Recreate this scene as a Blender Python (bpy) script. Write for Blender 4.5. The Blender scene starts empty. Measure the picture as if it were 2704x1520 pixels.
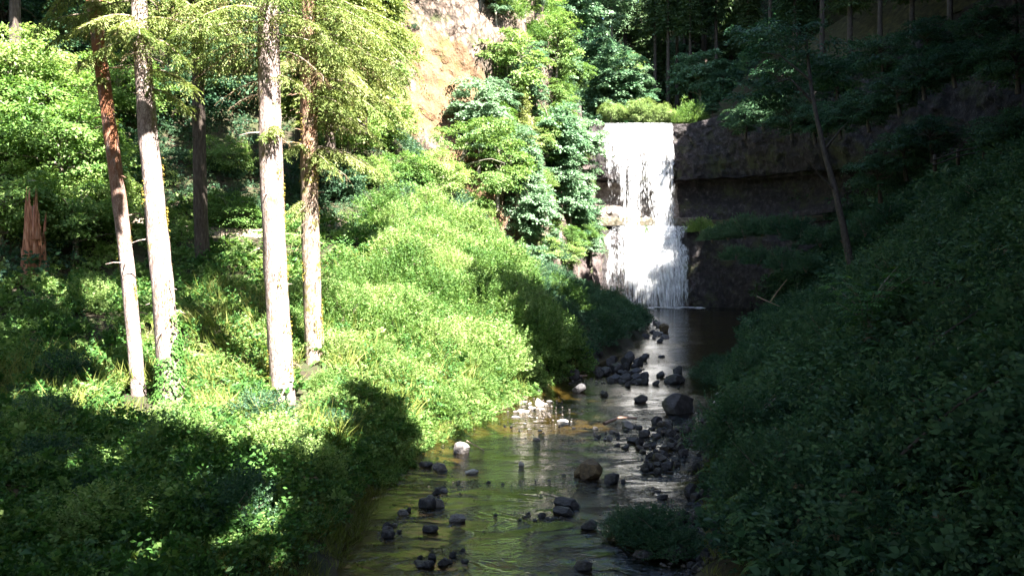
import bpy, math, random
import numpy as np
from mathutils import Vector, Matrix, noise as mnoise

rng = np.random.default_rng(11)
random.seed(5)
SC = bpy.context.scene
COL = SC.collection
F = 804.0; HC = 6.0; HY = 266.0

def at(px, py, Y):
    """photo direction at a real distance -> a point of the place"""
    return ((px-512)/F*Y, Y, HC+(HY-py)/F*Y)

# ------------------------------------------------------------------ noise
def _h(ix, iy, iz, seed):
    n = (ix*374761393 + iy*668265263 + iz*1274126177 + seed*974711) & 0xffffffff
    n = ((n ^ (n >> 13))*1274126177) & 0xffffffff
    return ((n ^ (n >> 16)) & 0xffff)/65535.0
def vnoise(p, seed=0):
    p = np.asarray(p, float); i = np.floor(p).astype(np.int64); f = p-i; f = f*f*(3-2*f)
    o = 0
    for dx in (0, 1):
        for dy in (0, 1):
            for dz in (0, 1):
                w = (f[..., 0] if dx else 1-f[..., 0])*(f[..., 1] if dy else 1-f[..., 1])*(f[..., 2] if dz else 1-f[..., 2])
                o = o+w*_h(i[..., 0]+dx, i[..., 1]+dy, i[..., 2]+dz, seed)
    return o*2-1
def fbm(p, octv=4, seed=0):
    p = np.asarray(p, float); a = 1; s = 0; t = 0
    for k in range(octv):
        s = s+a*vnoise(p*2**k+k*17.3, seed+k); t += a; a *= .5
    return s/t
def fbm2(x, y, sc, octv=4, seed=0):
    x = np.asarray(x, float); y = np.asarray(y, float)
    return fbm(np.stack([x*sc, y*sc, np.zeros_like(x)+.5], -1), octv, seed)

# ------------------------------------------------------------------ tagging
def tag(o, label=None, cat=None, group=None, kind=None):
    if label: o['label'] = label
    if cat: o['category'] = cat
    if group: o['group'] = group
    if kind: o['kind'] = kind
    return o
def empty(name, loc, rz=0, scale=1, label=None, cat=None, group=None):
    o = bpy.data.objects.new(name, None); COL.objects.link(o)
    o.location = loc; o.rotation_euler = (0, 0, rz); o.scale = (scale,)*3 if not isinstance(scale, tuple) else scale
    o.empty_display_size = .2
    return tag(o, label, cat, group)
def link(name, me, mat=None, parent=None):
    o = bpy.data.objects.new(name, me)
    if mat is not None and not me.materials: me.materials.append(mat)
    COL.objects.link(o)
    if parent is not None: o.parent = parent
    return o
def copy_tree(root, loc, rz=0, scale=1, label=None, cat=None, group=None):
    r = root.copy(); COL.objects.link(r); r.location = loc; r.rotation_euler = (0, 0, rz)
    r.scale = (scale,)*3 if not isinstance(scale, tuple) else scale
    for k in ('label', 'category', 'group'):
        if k in r: del r[k]
    for ch in list(root.children):
        c = ch.copy(); COL.objects.link(c); c.parent = r
    return tag(r, label, cat, group)

# ------------------------------------------------------------------ mesh
def mesh_arrays(name, V, Fq, smooth=False):
    """V (n,3); Fq (m,4) quads"""
    me = bpy.data.meshes.new(name)
    V = np.ascontiguousarray(V, np.float32); Fq = np.ascontiguousarray(Fq, np.int32)
    me.vertices.add(len(V)); me.vertices.foreach_set('co', V.ravel())
    me.loops.add(Fq.size); me.loops.foreach_set('vertex_index', Fq.ravel())
    me.polygons.add(len(Fq)); me.polygons.foreach_set('loop_start', np.arange(0, Fq.size, 4, dtype=np.int32))
    me.polygons.foreach_set('loop_total', np.full(len(Fq), 4, np.int32))
    if smooth: me.polygons.foreach_set('use_smooth', np.ones(len(Fq), bool))
    me.update(calc_edges=True)
    return me
def mesh_quads(name, Q):
    Q = np.asarray(Q)
    return mesh_arrays(name, Q.reshape(-1, 3), np.arange(len(Q)*4).reshape(-1, 4))
def grid_mesh(name, P, smooth=True):
    """P (nu,nv,3)"""
    nu, nv = P.shape[:2]; idx = np.arange(nu*nv).reshape(nu, nv)
    f = np.stack([idx[:-1, :-1], idx[1:, :-1], idx[1:, 1:], idx[:-1, 1:]], -1).reshape(-1, 4)
    return mesh_arrays(name, P.reshape(-1, 3), f, smooth)
class MB:
    def __init__(s): s.v = []; s.f = []; s.n = 0
    def add(s, V, Fc):
        V = np.asarray(V, float).reshape(-1, 3); s.v.append(V); s.f.append(np.asarray(Fc)+s.n); s.n += len(V)
    def quads(s, Q):
        Q = np.asarray(Q)
        if len(Q): s.add(Q.reshape(-1, 3), np.arange(len(Q)*4).reshape(-1, 4))
    def tube(s, path, radii, seg=8, rough=0, seed=0, cap=False):
        path = np.asarray(path, float); n = len(path); radii = np.broadcast_to(radii, (n,))
        T = np.gradient(path, axis=0); T /= np.linalg.norm(T, axis=1)[:, None]+1e-9
        ref = np.array([1., 0, 0]) if abs(T[0, 0]) < .8 else np.array([0, 1., 0])
        U = np.cross(T, ref); U /= np.linalg.norm(U, axis=1)[:, None]; W = np.cross(T, U)
        a = np.arange(seg)*2*math.pi/seg
        R = np.repeat(radii[:, None], seg, 1)
        if rough:
            q = np.stack([np.cos(a)[None]*3+0*R, np.sin(a)[None]*3+0*R, np.arange(n)[:, None]*.35+0*R], -1)
            R = R*(1+rough*fbm(q, 3, seed))
        P = path[:, None]+R[..., None]*(np.cos(a)[None, :, None]*U[:, None]+np.sin(a)[None, :, None]*W[:, None])
        i = np.arange(n*seg).reshape(n, seg); j = np.roll(i, -1, 1)
        f = np.stack([i[:-1], j[:-1], j[1:], i[1:]], -1).reshape(-1, 4)
        s.add(P, f)
        if cap:
            c = path[-1]; k = i[-1]
            Vc = np.concatenate([P[-1], c[None]]); m = seg
            s.add(Vc, np.array([[q, (q+1) % m, m, m] for q in range(0, m)])[:, [0, 1, 2, 2]] if False else np.array([[q, (q+1) % m, (q+2) % m, m] for q in range(0, m, 2)]))
    def box(s, c, d, rz=0):
        x, y, z = np.array(d)/2; co = np.array([[-x,-y,-z],[x,-y,-z],[x,y,-z],[-x,y,-z],[-x,-y,z],[x,-y,z],[x,y,z],[-x,y,z]])
        cc, ss = math.cos(rz), math.sin(rz); co = co@np.array([[cc, ss, 0], [-ss, cc, 0], [0, 0, 1]])
        s.add(co+np.array(c), [[0,3,2,1],[4,5,6,7],[0,1,5,4],[1,2,6,5],[2,3,7,6],[3,0,4,7]])
    def mesh(s, name, smooth=False):
        return mesh_arrays(name, np.concatenate(s.v), np.concatenate(s.f), smooth)

def norm(a): return a/(np.linalg.norm(a, axis=-1, keepdims=True)+1e-9)
def leafq(p, d, n, L, W, fold=.12, droop=0.12):
    """diamond leaves folded on their midrib"""
    p = np.asarray(p); d = norm(d); sd = norm(np.cross(d, n)); up = np.cross(sd, d)
    L = np.broadcast_to(L, (len(p),))[:, None]; W = np.broadcast_to(W, (len(p),))[:, None]
    m = p+d*L*.45+up*fold*W
    return np.stack([p, m+sd*W*.5, p+d*L-up*droop*L, m-sd*W*.5], 1)
def rdir(n, r=None):
    r = r or rng; v = r.normal(size=(n, 3)); return norm(v)
def tq(Q, loc, rz, s=1, tilt=None):
    """place a quad set"""
    c, n = math.cos(rz), math.sin(rz); R = np.array([[c, n, 0], [-n, c, 0], [0, 0, 1]])
    Q2 = Q@R*s
    if tilt is not None: Q2 = Q2@tilt
    return Q2+np.asarray(loc)
# ------------------------------------------------------------------ materials
def newmat(name):
    m = bpy.data.materials.new(name); m.use_nodes = True; nt = m.node_tree; nt.nodes.clear()
    return m, nt, nt.nodes, nt.links
def nd(N, t, **k):
    n = N.new(t)
    for a, b in k.items():
        if a.startswith('_'): setattr(n, a[1:], b)
        else: n.inputs[a.replace('__', ' ')].default_value = b
    return n
def ramp(N, stops, interp='LINEAR'):
    r = N.new('ShaderNodeValToRGB'); e = r.color_ramp.elements; r.color_ramp.interpolation = interp
    while len(e) < len(stops): e.new(.5)
    for k, (p, c) in enumerate(stops): e[k].position = p; e[k].color = (*c, 1) if len(c) == 3 else c
    return r
def leaf_mat(name, c1, c2, c3, trans=.3, rough=.55, spec=.25, vary=.32):
    """c1..c3 vary leaf to leaf and in drifts through the crown"""
    m, nt, N, L = newmat(name)
    geo = N.new('ShaderNodeNewGeometry'); tc = N.new('ShaderNodeTexCoord'); oi = N.new('ShaderNodeObjectInfo')
    ns = nd(N, 'ShaderNodeTexNoise', Scale=.7, Detail=2); L.new(tc.outputs['Object'], ns.inputs['Vector'])
    ma = nd(N, 'ShaderNodeMath', _operation='MULTIPLY_ADD'); ma.inputs[1].default_value = .45
    L.new(geo.outputs['Random Per Island'], ma.inputs[0])
    mb = nd(N, 'ShaderNodeMath', _operation='MULTIPLY_ADD'); mb.inputs[1].default_value = .55; mb.inputs[2].default_value = 0.0
    L.new(ns.outputs['Fac'], mb.inputs[0]); L.new(mb.outputs[0], ma.inputs[2])
    mc = nd(N, 'ShaderNodeMath', _operation='MULTIPLY_ADD'); mc.inputs[1].default_value = vary
    L.new(oi.outputs['Random'], mc.inputs[0]); L.new(ma.outputs[0], mc.inputs[2])
    md = nd(N, 'ShaderNodeMath', _operation='SUBTRACT'); md.inputs[1].default_value = vary/2; L.new(mc.outputs[0], md.inputs[0])
    rp = ramp(N, [(.22, c1), (.5, c2), (.8, c3)]); L.new(md.outputs[0], rp.inputs[0])
    pr = nd(N, 'ShaderNodeBsdfPrincipled', Roughness=rough); pr.inputs['Specular IOR Level'].default_value = spec
    L.new(rp.outputs[0], pr.inputs['Base Color'])
    tr = N.new('ShaderNodeBsdfTranslucent')
    hs = nd(N, 'ShaderNodeHueSaturation', Saturation=1.15, Value=1.25); hs.inputs['Hue'].default_value = .485
    L.new(rp.outputs[0], hs.inputs['Color']); L.new(hs.outputs[0], tr.inputs['Color'])
    mx = nd(N, 'ShaderNodeMixShader', Fac=trans); L.new(pr.outputs[0], mx.inputs[1]); L.new(tr.outputs[0], mx.inputs[2])
    o = N.new('ShaderNodeOutputMaterial'); L.new(mx.outputs[0], o.inputs[0])
    return m
def surf_mat(name, stops, scale=(1, 1, 1), nscale=3, detail=6, rough=.85, bump=.3, bdist=.05, coord='Object', extra=None, spec=.3, distort=0):
    m, nt, N, L = newmat(name)
    tc = N.new('ShaderNodeTexCoord'); mp = nd(N, 'ShaderNodeMapping', Scale=scale); L.new(tc.outputs[coord], mp.inputs[0])
    ns = nd(N, 'ShaderNodeTexNoise', Scale=nscale, Detail=detail, Roughness=.62, Distortion=distort); L.new(mp.outputs[0], ns.inputs[0])
    rp = ramp(N, stops); L.new(ns.outputs['Fac'], rp.inputs[0])
    pr = nd(N, 'ShaderNodeBsdfPrincipled', Roughness=rough); pr.inputs['Specular IOR Level'].default_value = spec
    col = rp.outputs[0]
    if extra: col = extra(N, L, tc, mp, ns, col)
    L.new(col, pr.inputs['Base Color'])
    bp = nd(N, 'ShaderNodeBump', Strength=bump, Distance=bdist); L.new(ns.outputs['Fac'], bp.inputs['Height']); L.new(bp.outputs[0], pr.inputs['Normal'])
    o = N.new('ShaderNodeOutputMaterial'); L.new(pr.outputs[0], o.inputs[0])
    return m
def mixc(N, L, fac, a, b, mode='MIX'):
    x = nd(N, 'ShaderNodeMix', _data_type='RGBA', _blend_type=mode)
    for s, v in ((x.inputs[0], fac), (x.inputs[6], a), (x.inputs[7], b)):
        if isinstance(v, (int, float)): s.default_value = v
        elif isinstance(v, tuple): s.default_value = (*v, 1)
        else: L.new(v, s)
    return x.outputs[2]

M = {}
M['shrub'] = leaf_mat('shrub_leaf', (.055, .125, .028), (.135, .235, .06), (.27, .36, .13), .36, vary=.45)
M['shrub_shade_tone'] = leaf_mat('shrub_leaf_shade_tone', (.018, .050, .028), (.040, .092, .046), (.08, .145, .07), .28)  # darker, bluer copy of the shrub leaf, with shade put into its colour
M['ivy'] = leaf_mat('ivy_leaf', (.03, .085, .02), (.06, .15, .03), (.11, .21, .05), .25)
M['fern'] = leaf_mat('fern_leaf', (.035, .09, .025), (.06, .14, .035), (.11, .19, .05), .3)
M['grass'] = leaf_mat('grass_blade', (.09, .12, .025), (.14, .18, .035), (.24, .24, .08), .3)
M['maple'] = leaf_mat('maple_leaf', (.06, .13, .07), (.14, .235, .13), (.25, .36, .23), .34)
M['maple_yellow'] = leaf_mat('young_maple_leaf', (.065, .14, .035), (.14, .235, .065), (.26, .34, .13), .34)
M['willow'] = leaf_mat('willow_leaf', (.08, .14, .04), (.17, .25, .08), (.28, .35, .14), .3)
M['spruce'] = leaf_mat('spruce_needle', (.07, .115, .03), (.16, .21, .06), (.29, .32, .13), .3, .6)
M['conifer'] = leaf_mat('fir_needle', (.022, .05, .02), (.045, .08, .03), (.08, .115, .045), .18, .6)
M['dead'] = leaf_mat('dead_twig', (.10, .06, .03), (.17, .12, .065), (.26, .20, .12), .05, .8)
M['moss'] = leaf_mat('hanging_moss', (.12, .11, .02), (.21, .17, .03), (.30, .22, .05), .2, .9)

def bark_extra(base_red=0, mossy=.5):
    def fn(N, L, tc, mp, ns, col):
        vo = nd(N, 'ShaderNodeTexVoronoi', Scale=2.4, Randomness=1); vo.feature = 'DISTANCE_TO_EDGE'
        mp2 = nd(N, 'ShaderNodeMapping', Scale=(7, 7, 2.2)); L.new(tc.outputs['Object'], mp2.inputs[0])
        n2 = nd(N, 'ShaderNodeTexNoise', Scale=1.6, Detail=3); L.new(mp2.outputs[0], n2.inputs[0])
        ad = nd(N, 'ShaderNodeMixRGB' if False else 'ShaderNodeVectorMath', _operation='ADD'); L.new(mp2.outputs[0], ad.inputs[0]); L.new(n2.outputs['Color'], ad.inputs[1])
        L.new(ad.outputs[0], vo.inputs['Vector'])
        cr = ramp(N, [(.0, (1, 1, 1)), (.05, (.35,)*3), (.13, (0, 0, 0))]); L.new(vo.outputs['Distance'], cr.inputs[0])
        sp = N.new('ShaderNodeSeparateXYZ'); L.new(tc.outputs['Object'], sp.inputs[0])
        c = mixc(N, L, cr.outputs[0], col, (.045, .03, .025))
        if base_red:
            hr = nd(N, 'ShaderNodeMapRange'); hr.inputs[1].default_value = 5; hr.inputs[2].default_value = 9; L.new(sp.outputs[2], hr.inputs[0])
            n3 = nd(N, 'ShaderNodeTexNoise', Scale=1.2, Detail=3); L.new(mp.outputs[0], n3.inputs[0])
            mm = nd(N, 'ShaderNodeMath', _operation='MULTIPLY'); L.new(hr.outputs[0], mm.inputs[0])
            r3 = ramp(N, [(.3, (0,)*3), (.5, (base_red,)*3)]); L.new(n3.outputs['Fac'], r3.inputs[0]); L.new(r3.outputs[0], mm.inputs[1])
            c = mixc(N, L, mm.outputs[0], c, (.22, .085, .04))
        # moss and lichen with a patchy outline of their own
        n4 = nd(N, 'ShaderNodeTexNoise', Scale=2.2, Detail=7, Roughness=.75); L.new(tc.outputs['Object'], n4.inputs[0])
        r4 = ramp(N, [(.62-.08*mossy, (0,)*3), (.69-.08*mossy, (mossy,)*3)]); L.new(n4.outputs['Fac'], r4.inputs[0])
        c = mixc(N, L, r4.outputs[0], c, (.13, .12, .03))
        return c
    return fn
BK = [(.3, (.13, .095, .085)), (.48, (.26, .20, .185)), (.66, (.44, .37, .34))]
M['bark_pale'] = surf_mat('spruce_bark_pale', BK, (5, 5, 1.3), 2.2, 8, .9, 1, .06, extra=bark_extra(0, .7))
M['bark_red'] = surf_mat('spruce_bark_reddish', BK, (5, 5, 1.3), 2.2, 8, .9, 1, .06, extra=bark_extra(.95, .4))
M['bark_moss'] = surf_mat('spruce_bark_mossy', [(.3, (.12, .085, .065)), (.5, (.25, .195, .155)), (.68, (.42, .36, .31))], (5, 5, 1.3), 2.2, 8, .9, 1, .06, extra=bark_extra(.5, 1))
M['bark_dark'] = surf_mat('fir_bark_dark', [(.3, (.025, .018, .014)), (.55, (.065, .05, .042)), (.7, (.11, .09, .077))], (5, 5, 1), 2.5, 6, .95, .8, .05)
M['bark_grey'] = surf_mat('maple_bark_grey', [(.3, (.10, .09, .07)), (.5, (.22, .20, .17)), (.7, (.36, .34, .28))], (3, 3, 2), 3, 6, .95, .6, .04, extra=bark_extra(0, .9))
M['rotten'] = surf_mat('rotten_wood', [(.3, (.07, .03, .018)), (.46, (.27, .11, .06)), (.6, (.42, .22, .14)), (.75, (.52, .4, .32))], (9, 9, .9), 2, 7, .9, 1, .08)
M['wood'] = surf_mat('driftwood', [(.3, (.13, .08, .06)), (.55, (.34, .22, .17)), (.75, (.5, .38, .32))], (2, 9, 9), 2, 6, .85, .6, .02)
M['soil'] = surf_mat('soil', [(.3, (.02, .017, .01)), (.5, (.045, .04, .018)), (.7, (.09, .075, .035))], (1, 1, 1), 1.2, 9, .95, 1, .2)
M['path'] = surf_mat('path_dust', [(.3, (.16, .12, .09)), (.6, (.30, .24, .19)), (.8, (.4, .34, .28))], (1, 1, 1), 1.5, 8, .95, .5, .05)

def bed_extra(N, L, tc, mp, ns, col):
    sp = N.new('ShaderNodeSeparateXYZ'); L.new(tc.outputs['Object'], sp.inputs[0])
    vo = nd(N, 'ShaderNodeTexVoronoi', Scale=3.2); L.new(tc.outputs['Object'], vo.inputs['Vector'])
    r = ramp(N, [(0, (.05, .035, .03)), (.5, (.10, .085, .05)), (1, (.17, .14, .10))]); L.new(vo.outputs['Color'], r.inputs[0])
    n = nd(N, 'ShaderNodeTexNoise', Scale=.35, Detail=5); L.new(tc.outputs['Object'], n.inputs[0])
    r2 = ramp(N, [(.42, (.15,)*3), (.58, (.85,)*3)]); L.new(n.outputs['Fac'], r2.inputs[0])
    c = mixc(N, L, r2.outputs[0], (.085, .068, .028), r.outputs[0])
    mr = nd(N, 'ShaderNodeMapRange'); mr.inputs[1].default_value = -.02; mr.inputs[2].default_value = .22; L.new(sp.outputs[2], mr.inputs[0])
    return mixc(N, L, mr.outputs[0], c, col)
M['ground'] = surf_mat('woodland_floor', [(.28, (.018, .015, .01)), (.45, (.035, .028, .016)), (.58, (.03, .04, .014)), (.74, (.06, .045, .026))], (1, 1, 1), 1.3, 9, .95, 1, .25, extra=bed_extra)

def cliff_extra(N, L, tc, mp, ns, col):
    vo = nd(N, 'ShaderNodeTexVoronoi', Scale=1.1); vo.feature = 'DISTANCE_TO_EDGE'
    m2 = nd(N, 'ShaderNodeMapping', Scale=(1, 1, .55)); L.new(tc.outputs['Object'], m2.inputs[0]); 
    n0 = nd(N, 'ShaderNodeTexNoise', Scale=1.1, Detail=4); L.new(m2.outputs[0], n0.inputs[0])
    ad = nd(N, 'ShaderNodeVectorMath', _operation='ADD'); L.new(m2.outputs[0], ad.inputs[0]); L.new(n0.outputs['Color'], ad.inputs[1]); L.new(ad.outputs[0], vo.inputs['Vector'])
    cr = ramp(N, [(0, (.95,)*3), (.07, (.6,)*3), (.16, (0,)*3)]); L.new(vo.outputs['Distance'], cr.inputs[0])
    c = mixc(N, L, cr.outputs[0], col, (.05, .04, .032))
    n2 = nd(N, 'ShaderNodeTexNoise', Scale=.13, Detail=6, Roughness=.6); L.new(tc.outputs['Object'], n2.inputs[0])
    spz = N.new('ShaderNodeSeparateXYZ'); L.new(tc.outputs['Object'], spz.inputs[0])
    zr = nd(N, 'ShaderNodeMapRange'); zr.inputs[1].default_value = 31; zr.inputs[2].default_value = 22; zr.inputs[3].default_value = -.06; zr.inputs[4].default_value = .14; L.new(spz.outputs[2], zr.inputs[0])
    za = nd(N, 'ShaderNodeMath', _operation='ADD'); L.new(n2.outputs['Fac'], za.inputs[0]); L.new(zr.outputs[0], za.inputs[1])
    xr_ = nd(N, 'ShaderNodeMapRange'); xr_.inputs[1].default_value = -3; xr_.inputs[2].default_value = 3; xr_.inputs[3].default_value = 0; xr_.inputs[4].default_value = -.3; L.new(spz.outputs[0], xr_.inputs[0])
    zb_ = nd(N, 'ShaderNodeMath', _operation='ADD'); L.new(za.outputs[0], zb_.inputs[0]); L.new(xr_.outputs[0], zb_.inputs[1])
    r2 = ramp(N, [(.50, (0,)*3), (.58, (.8,)*3)]); L.new(zb_.outputs[0], r2.inputs[0])
    c = mixc(N, L, r2.outputs[0], c, (.15, .085, .042))
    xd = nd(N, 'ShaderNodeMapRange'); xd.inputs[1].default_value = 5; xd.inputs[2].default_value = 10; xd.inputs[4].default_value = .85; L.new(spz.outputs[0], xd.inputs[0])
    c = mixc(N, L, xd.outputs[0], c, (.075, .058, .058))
    n3 = nd(N, 'ShaderNodeTexNoise', Scale=.22, Detail=8, Roughness=.7); 
    m3 = nd(N, 'ShaderNodeMapping', Location=(31, 7, 3)); L.new(tc.outputs['Object'], m3.inputs[0]); L.new(m3.outputs[0], n3.inputs[0])
    r3 = ramp(N, [(.55, (0,)*3), (.62, (.7,)*3)]); L.new(n3.outputs['Fac'], r3.inputs[0])
    return mixc(N, L, r3.outputs[0], c, (.055, .075, .02))
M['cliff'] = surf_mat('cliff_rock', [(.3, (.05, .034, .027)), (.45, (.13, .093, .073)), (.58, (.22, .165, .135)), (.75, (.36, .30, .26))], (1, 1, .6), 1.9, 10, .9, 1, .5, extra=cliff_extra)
def basalt_extra(N, L, tc, mp, ns, col):
    m2 = nd(N, 'ShaderNodeMapping', Scale=(1, 1, .7)); L.new(tc.outputs['Object'], m2.inputs[0])
    n0 = nd(N, 'ShaderNodeTexNoise', Scale=1.3, Detail=5); L.new(m2.outputs[0], n0.inputs[0])
    ad = nd(N, 'ShaderNodeVectorMath', _operation='ADD'); L.new(m2.outputs[0], ad.inputs[0]); L.new(n0.outputs['Color'], ad.inputs[1])
    vo = nd(N, 'ShaderNodeTexVoronoi', Scale=1.3); vo.feature = 'DISTANCE_TO_EDGE'; L.new(ad.outputs[0], vo.inputs['Vector'])
    cr = ramp(N, [(0, (.85,)*3), (.05, (.35,)*3), (.12, (0,)*3)]); L.new(vo.outputs['Distance'], cr.inputs[0])
    c = mixc(N, L, cr.outputs[0], col, (.018, .014, .014))
    n3 = nd(N, 'ShaderNodeTexNoise', Scale=.3, Detail=8, Roughness=.7); L.new(tc.outputs['Object'], n3.inputs[0])
    r3 = ramp(N, [(.52, (0,)*3), (.62, (.7,)*3)]); L.new(n3.outputs['Fac'], r3.inputs[0])
    return mixc(N, L, r3.outputs[0], c, (.05, .055, .02))
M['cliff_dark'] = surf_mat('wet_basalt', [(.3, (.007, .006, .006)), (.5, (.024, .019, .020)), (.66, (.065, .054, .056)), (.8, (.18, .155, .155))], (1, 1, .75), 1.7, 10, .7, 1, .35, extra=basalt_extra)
def crack_extra(N, L, tc, mp, ns, col):
    n0 = nd(N, 'ShaderNodeTexNoise', Scale=1.3, Detail=5); L.new(tc.outputs['Object'], n0.inputs[0])
    ad = nd(N, 'ShaderNodeVectorMath', _operation='ADD'); L.new(tc.outputs['Object'], ad.inputs[0]); L.new(n0.outputs['Color'], ad.inputs[1])
    vo = nd(N, 'ShaderNodeTexVoronoi', Scale=1.0); vo.feature = 'DISTANCE_TO_EDGE'; L.new(ad.outputs[0], vo.inputs['Vector'])
    cr = ramp(N, [(0, (.6,)*3), (.03, (.3,)*3), (.07, (0,)*3)]); L.new(vo.outputs['Distance'], cr.inputs[0])
    return mixc(N, L, cr.outputs[0], col, (.05, .038, .03))
M['cliff_pale'] = surf_mat('crumbling_tuff', [(.3, (.07, .055, .045)), (.5, (.19, .155, .135)), (.7, (.40, .36, .33))], (1, 1, 1), 1.3, 9, .9, 1, .3, extra=crack_extra)
M['stonewall'] = surf_mat('stone_parapet', [(.3, (.03, .03, .015)), (.5, (.085, .072, .05)), (.7, (.16, .14, .115))], (1, 1, 1), 2, 6, .9, 1, .1)
def rockmat(name, a, b, c):
    return surf_mat(name, [(.3, a), (.52, b), (.75, c)], (1, 1, 1), 3, 8, .6, .8, .06, spec=.4)
M['rock_dark'] = rockmat('river_rock_dark', (.012, .011, .012), (.035, .032, .034), (.07, .065, .068))
M['rock_wet'] = rockmat('river_rock_wet', (.03, .024, .02), (.07, .058, .05), (.13, .11, .10))
M['rock_grey'] = rockmat('river_rock_grey', (.07, .06, .06), (.14, .125, .12), (.24, .22, .21))
M['rock_pale'] = rockmat('river_rock_pale', (.22, .19, .16), (.38, .34, .31), (.5, .46, .42))
M['rock_brown'] = rockmat('river_rock_brown', (.035, .022, .012), (.085, .055, .026), (.17, .115, .055))

def water_mat(name, lo=(.52, .46, .27), bs=1.25, glx=1.0):
    m, nt, N, L = newmat(name)
    tc = N.new('ShaderNodeTexCoord')
    m1 = nd(N, 'ShaderNodeMapping', Scale=(1.1, 2.6, 1)); m1.inputs['Rotation'].default_value = (0, 0, .25); L.new(tc.outputs['Object'], m1.inputs[0])
    n1 = nd(N, 'ShaderNodeTexNoise', Scale=1.7, Detail=5, Roughness=.6, Distortion=.6); L.new(m1.outputs[0], n1.inputs[0])
    n2 = nd(N, 'ShaderNodeTexNoise', Scale=.28, Detail=3); L.new(tc.outputs['Object'], n2.inputs[0])
    r2 = ramp(N, [(.45, (.25,)*3), (.62, (1,)*3)]); L.new(n2.outputs['Fac'], r2.inputs[0])   # riffles and glides
    mu = nd(N, 'ShaderNodeMath', _operation='MULTIPLY'); L.new(n1.outputs['Fac'], mu.inputs[0]); L.new(r2.outputs[0], mu.inputs[1])
    n5 = nd(N, 'ShaderNodeTexNoise', Scale=7, Detail=3, Distortion=.4); L.new(m1.outputs[0], n5.inputs[0])
    r5 = ramp(N, [(.5, (0,)*3), (.66, (.5,)*3)]); L.new(n2.outputs['Fac'], r5.inputs[0])
    n6 = nd(N, 'ShaderNodeTexNoise', Scale=.42, Detail=5, Roughness=.6, Distortion=1.2); m6 = nd(N, 'ShaderNodeMapping', Scale=(.7, 1.6, 1)); L.new(tc.outputs['Object'], m6.inputs[0]); L.new(m6.outputs[0], n6.inputs[0])
    r6 = ramp(N, [(.43, (0,)*3), (.49, (.9,)*3), (.55, (0,)*3)]); L.new(n6.outputs['Fac'], r6.inputs[0])
    r5b = nd(N, 'ShaderNodeMath', _operation='ADD'); L.new(r5.outputs[0], r5b.inputs[0]); L.new(r6.outputs[0], r5b.inputs[1])
    spy = N.new('ShaderNodeSeparateXYZ'); L.new(tc.outputs['Object'], spy.inputs[0])
    my = nd(N, 'ShaderNodeMapRange'); my.inputs[1].default_value = 40; my.inputs[2].default_value = 28; L.new(spy.outputs[1], my.inputs[0])
    r5c = nd(N, 'ShaderNodeMath', _operation='MULTIPLY'); L.new(r5b.outputs[0], r5c.inputs[0]); L.new(my.outputs[0], r5c.inputs[1])
    m5 = nd(N, 'ShaderNodeMath', _operation='MULTIPLY_ADD'); L.new(n5.outputs['Fac'], m5.inputs[0]); L.new(r5c.outputs[0], m5.inputs[1]); L.new(mu.outputs[0], m5.inputs[2])
    bp = nd(N, 'ShaderNodeBump', Strength=1.0, Distance=.046*bs); L.new(m5.outputs[0], bp.inputs['Height'])
    fr = nd(N, 'ShaderNodeFresnel', IOR=1.42); L.new(bp.outputs[0], fr.inputs['Normal'])
    mg = nd(N, 'ShaderNodeMath', _operation='MULTIPLY'); mg.inputs[1].default_value = glx; mg.use_clamp = True; L.new(fr.outputs[0], mg.inputs[0])
    gl = nd(N, 'ShaderNodeBsdfGlossy', Roughness=.07); L.new(bp.outputs[0], gl.inputs['Normal'])
    tp = N.new('ShaderNodeBsdfTransparent'); tp.inputs[0].default_value = (*lo, 1)
    mx = N.new('ShaderNodeMixShader'); L.new(mg.outputs[0], mx.inputs[0]); L.new(tp.outputs[0], mx.inputs[1]); L.new(gl.outputs[0], mx.inputs[2])
    o = N.new('ShaderNodeOutputMaterial'); L.new(mx.outputs[0], o.inputs[0])
    return m
M['water'] = water_mat('creek_water')

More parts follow.
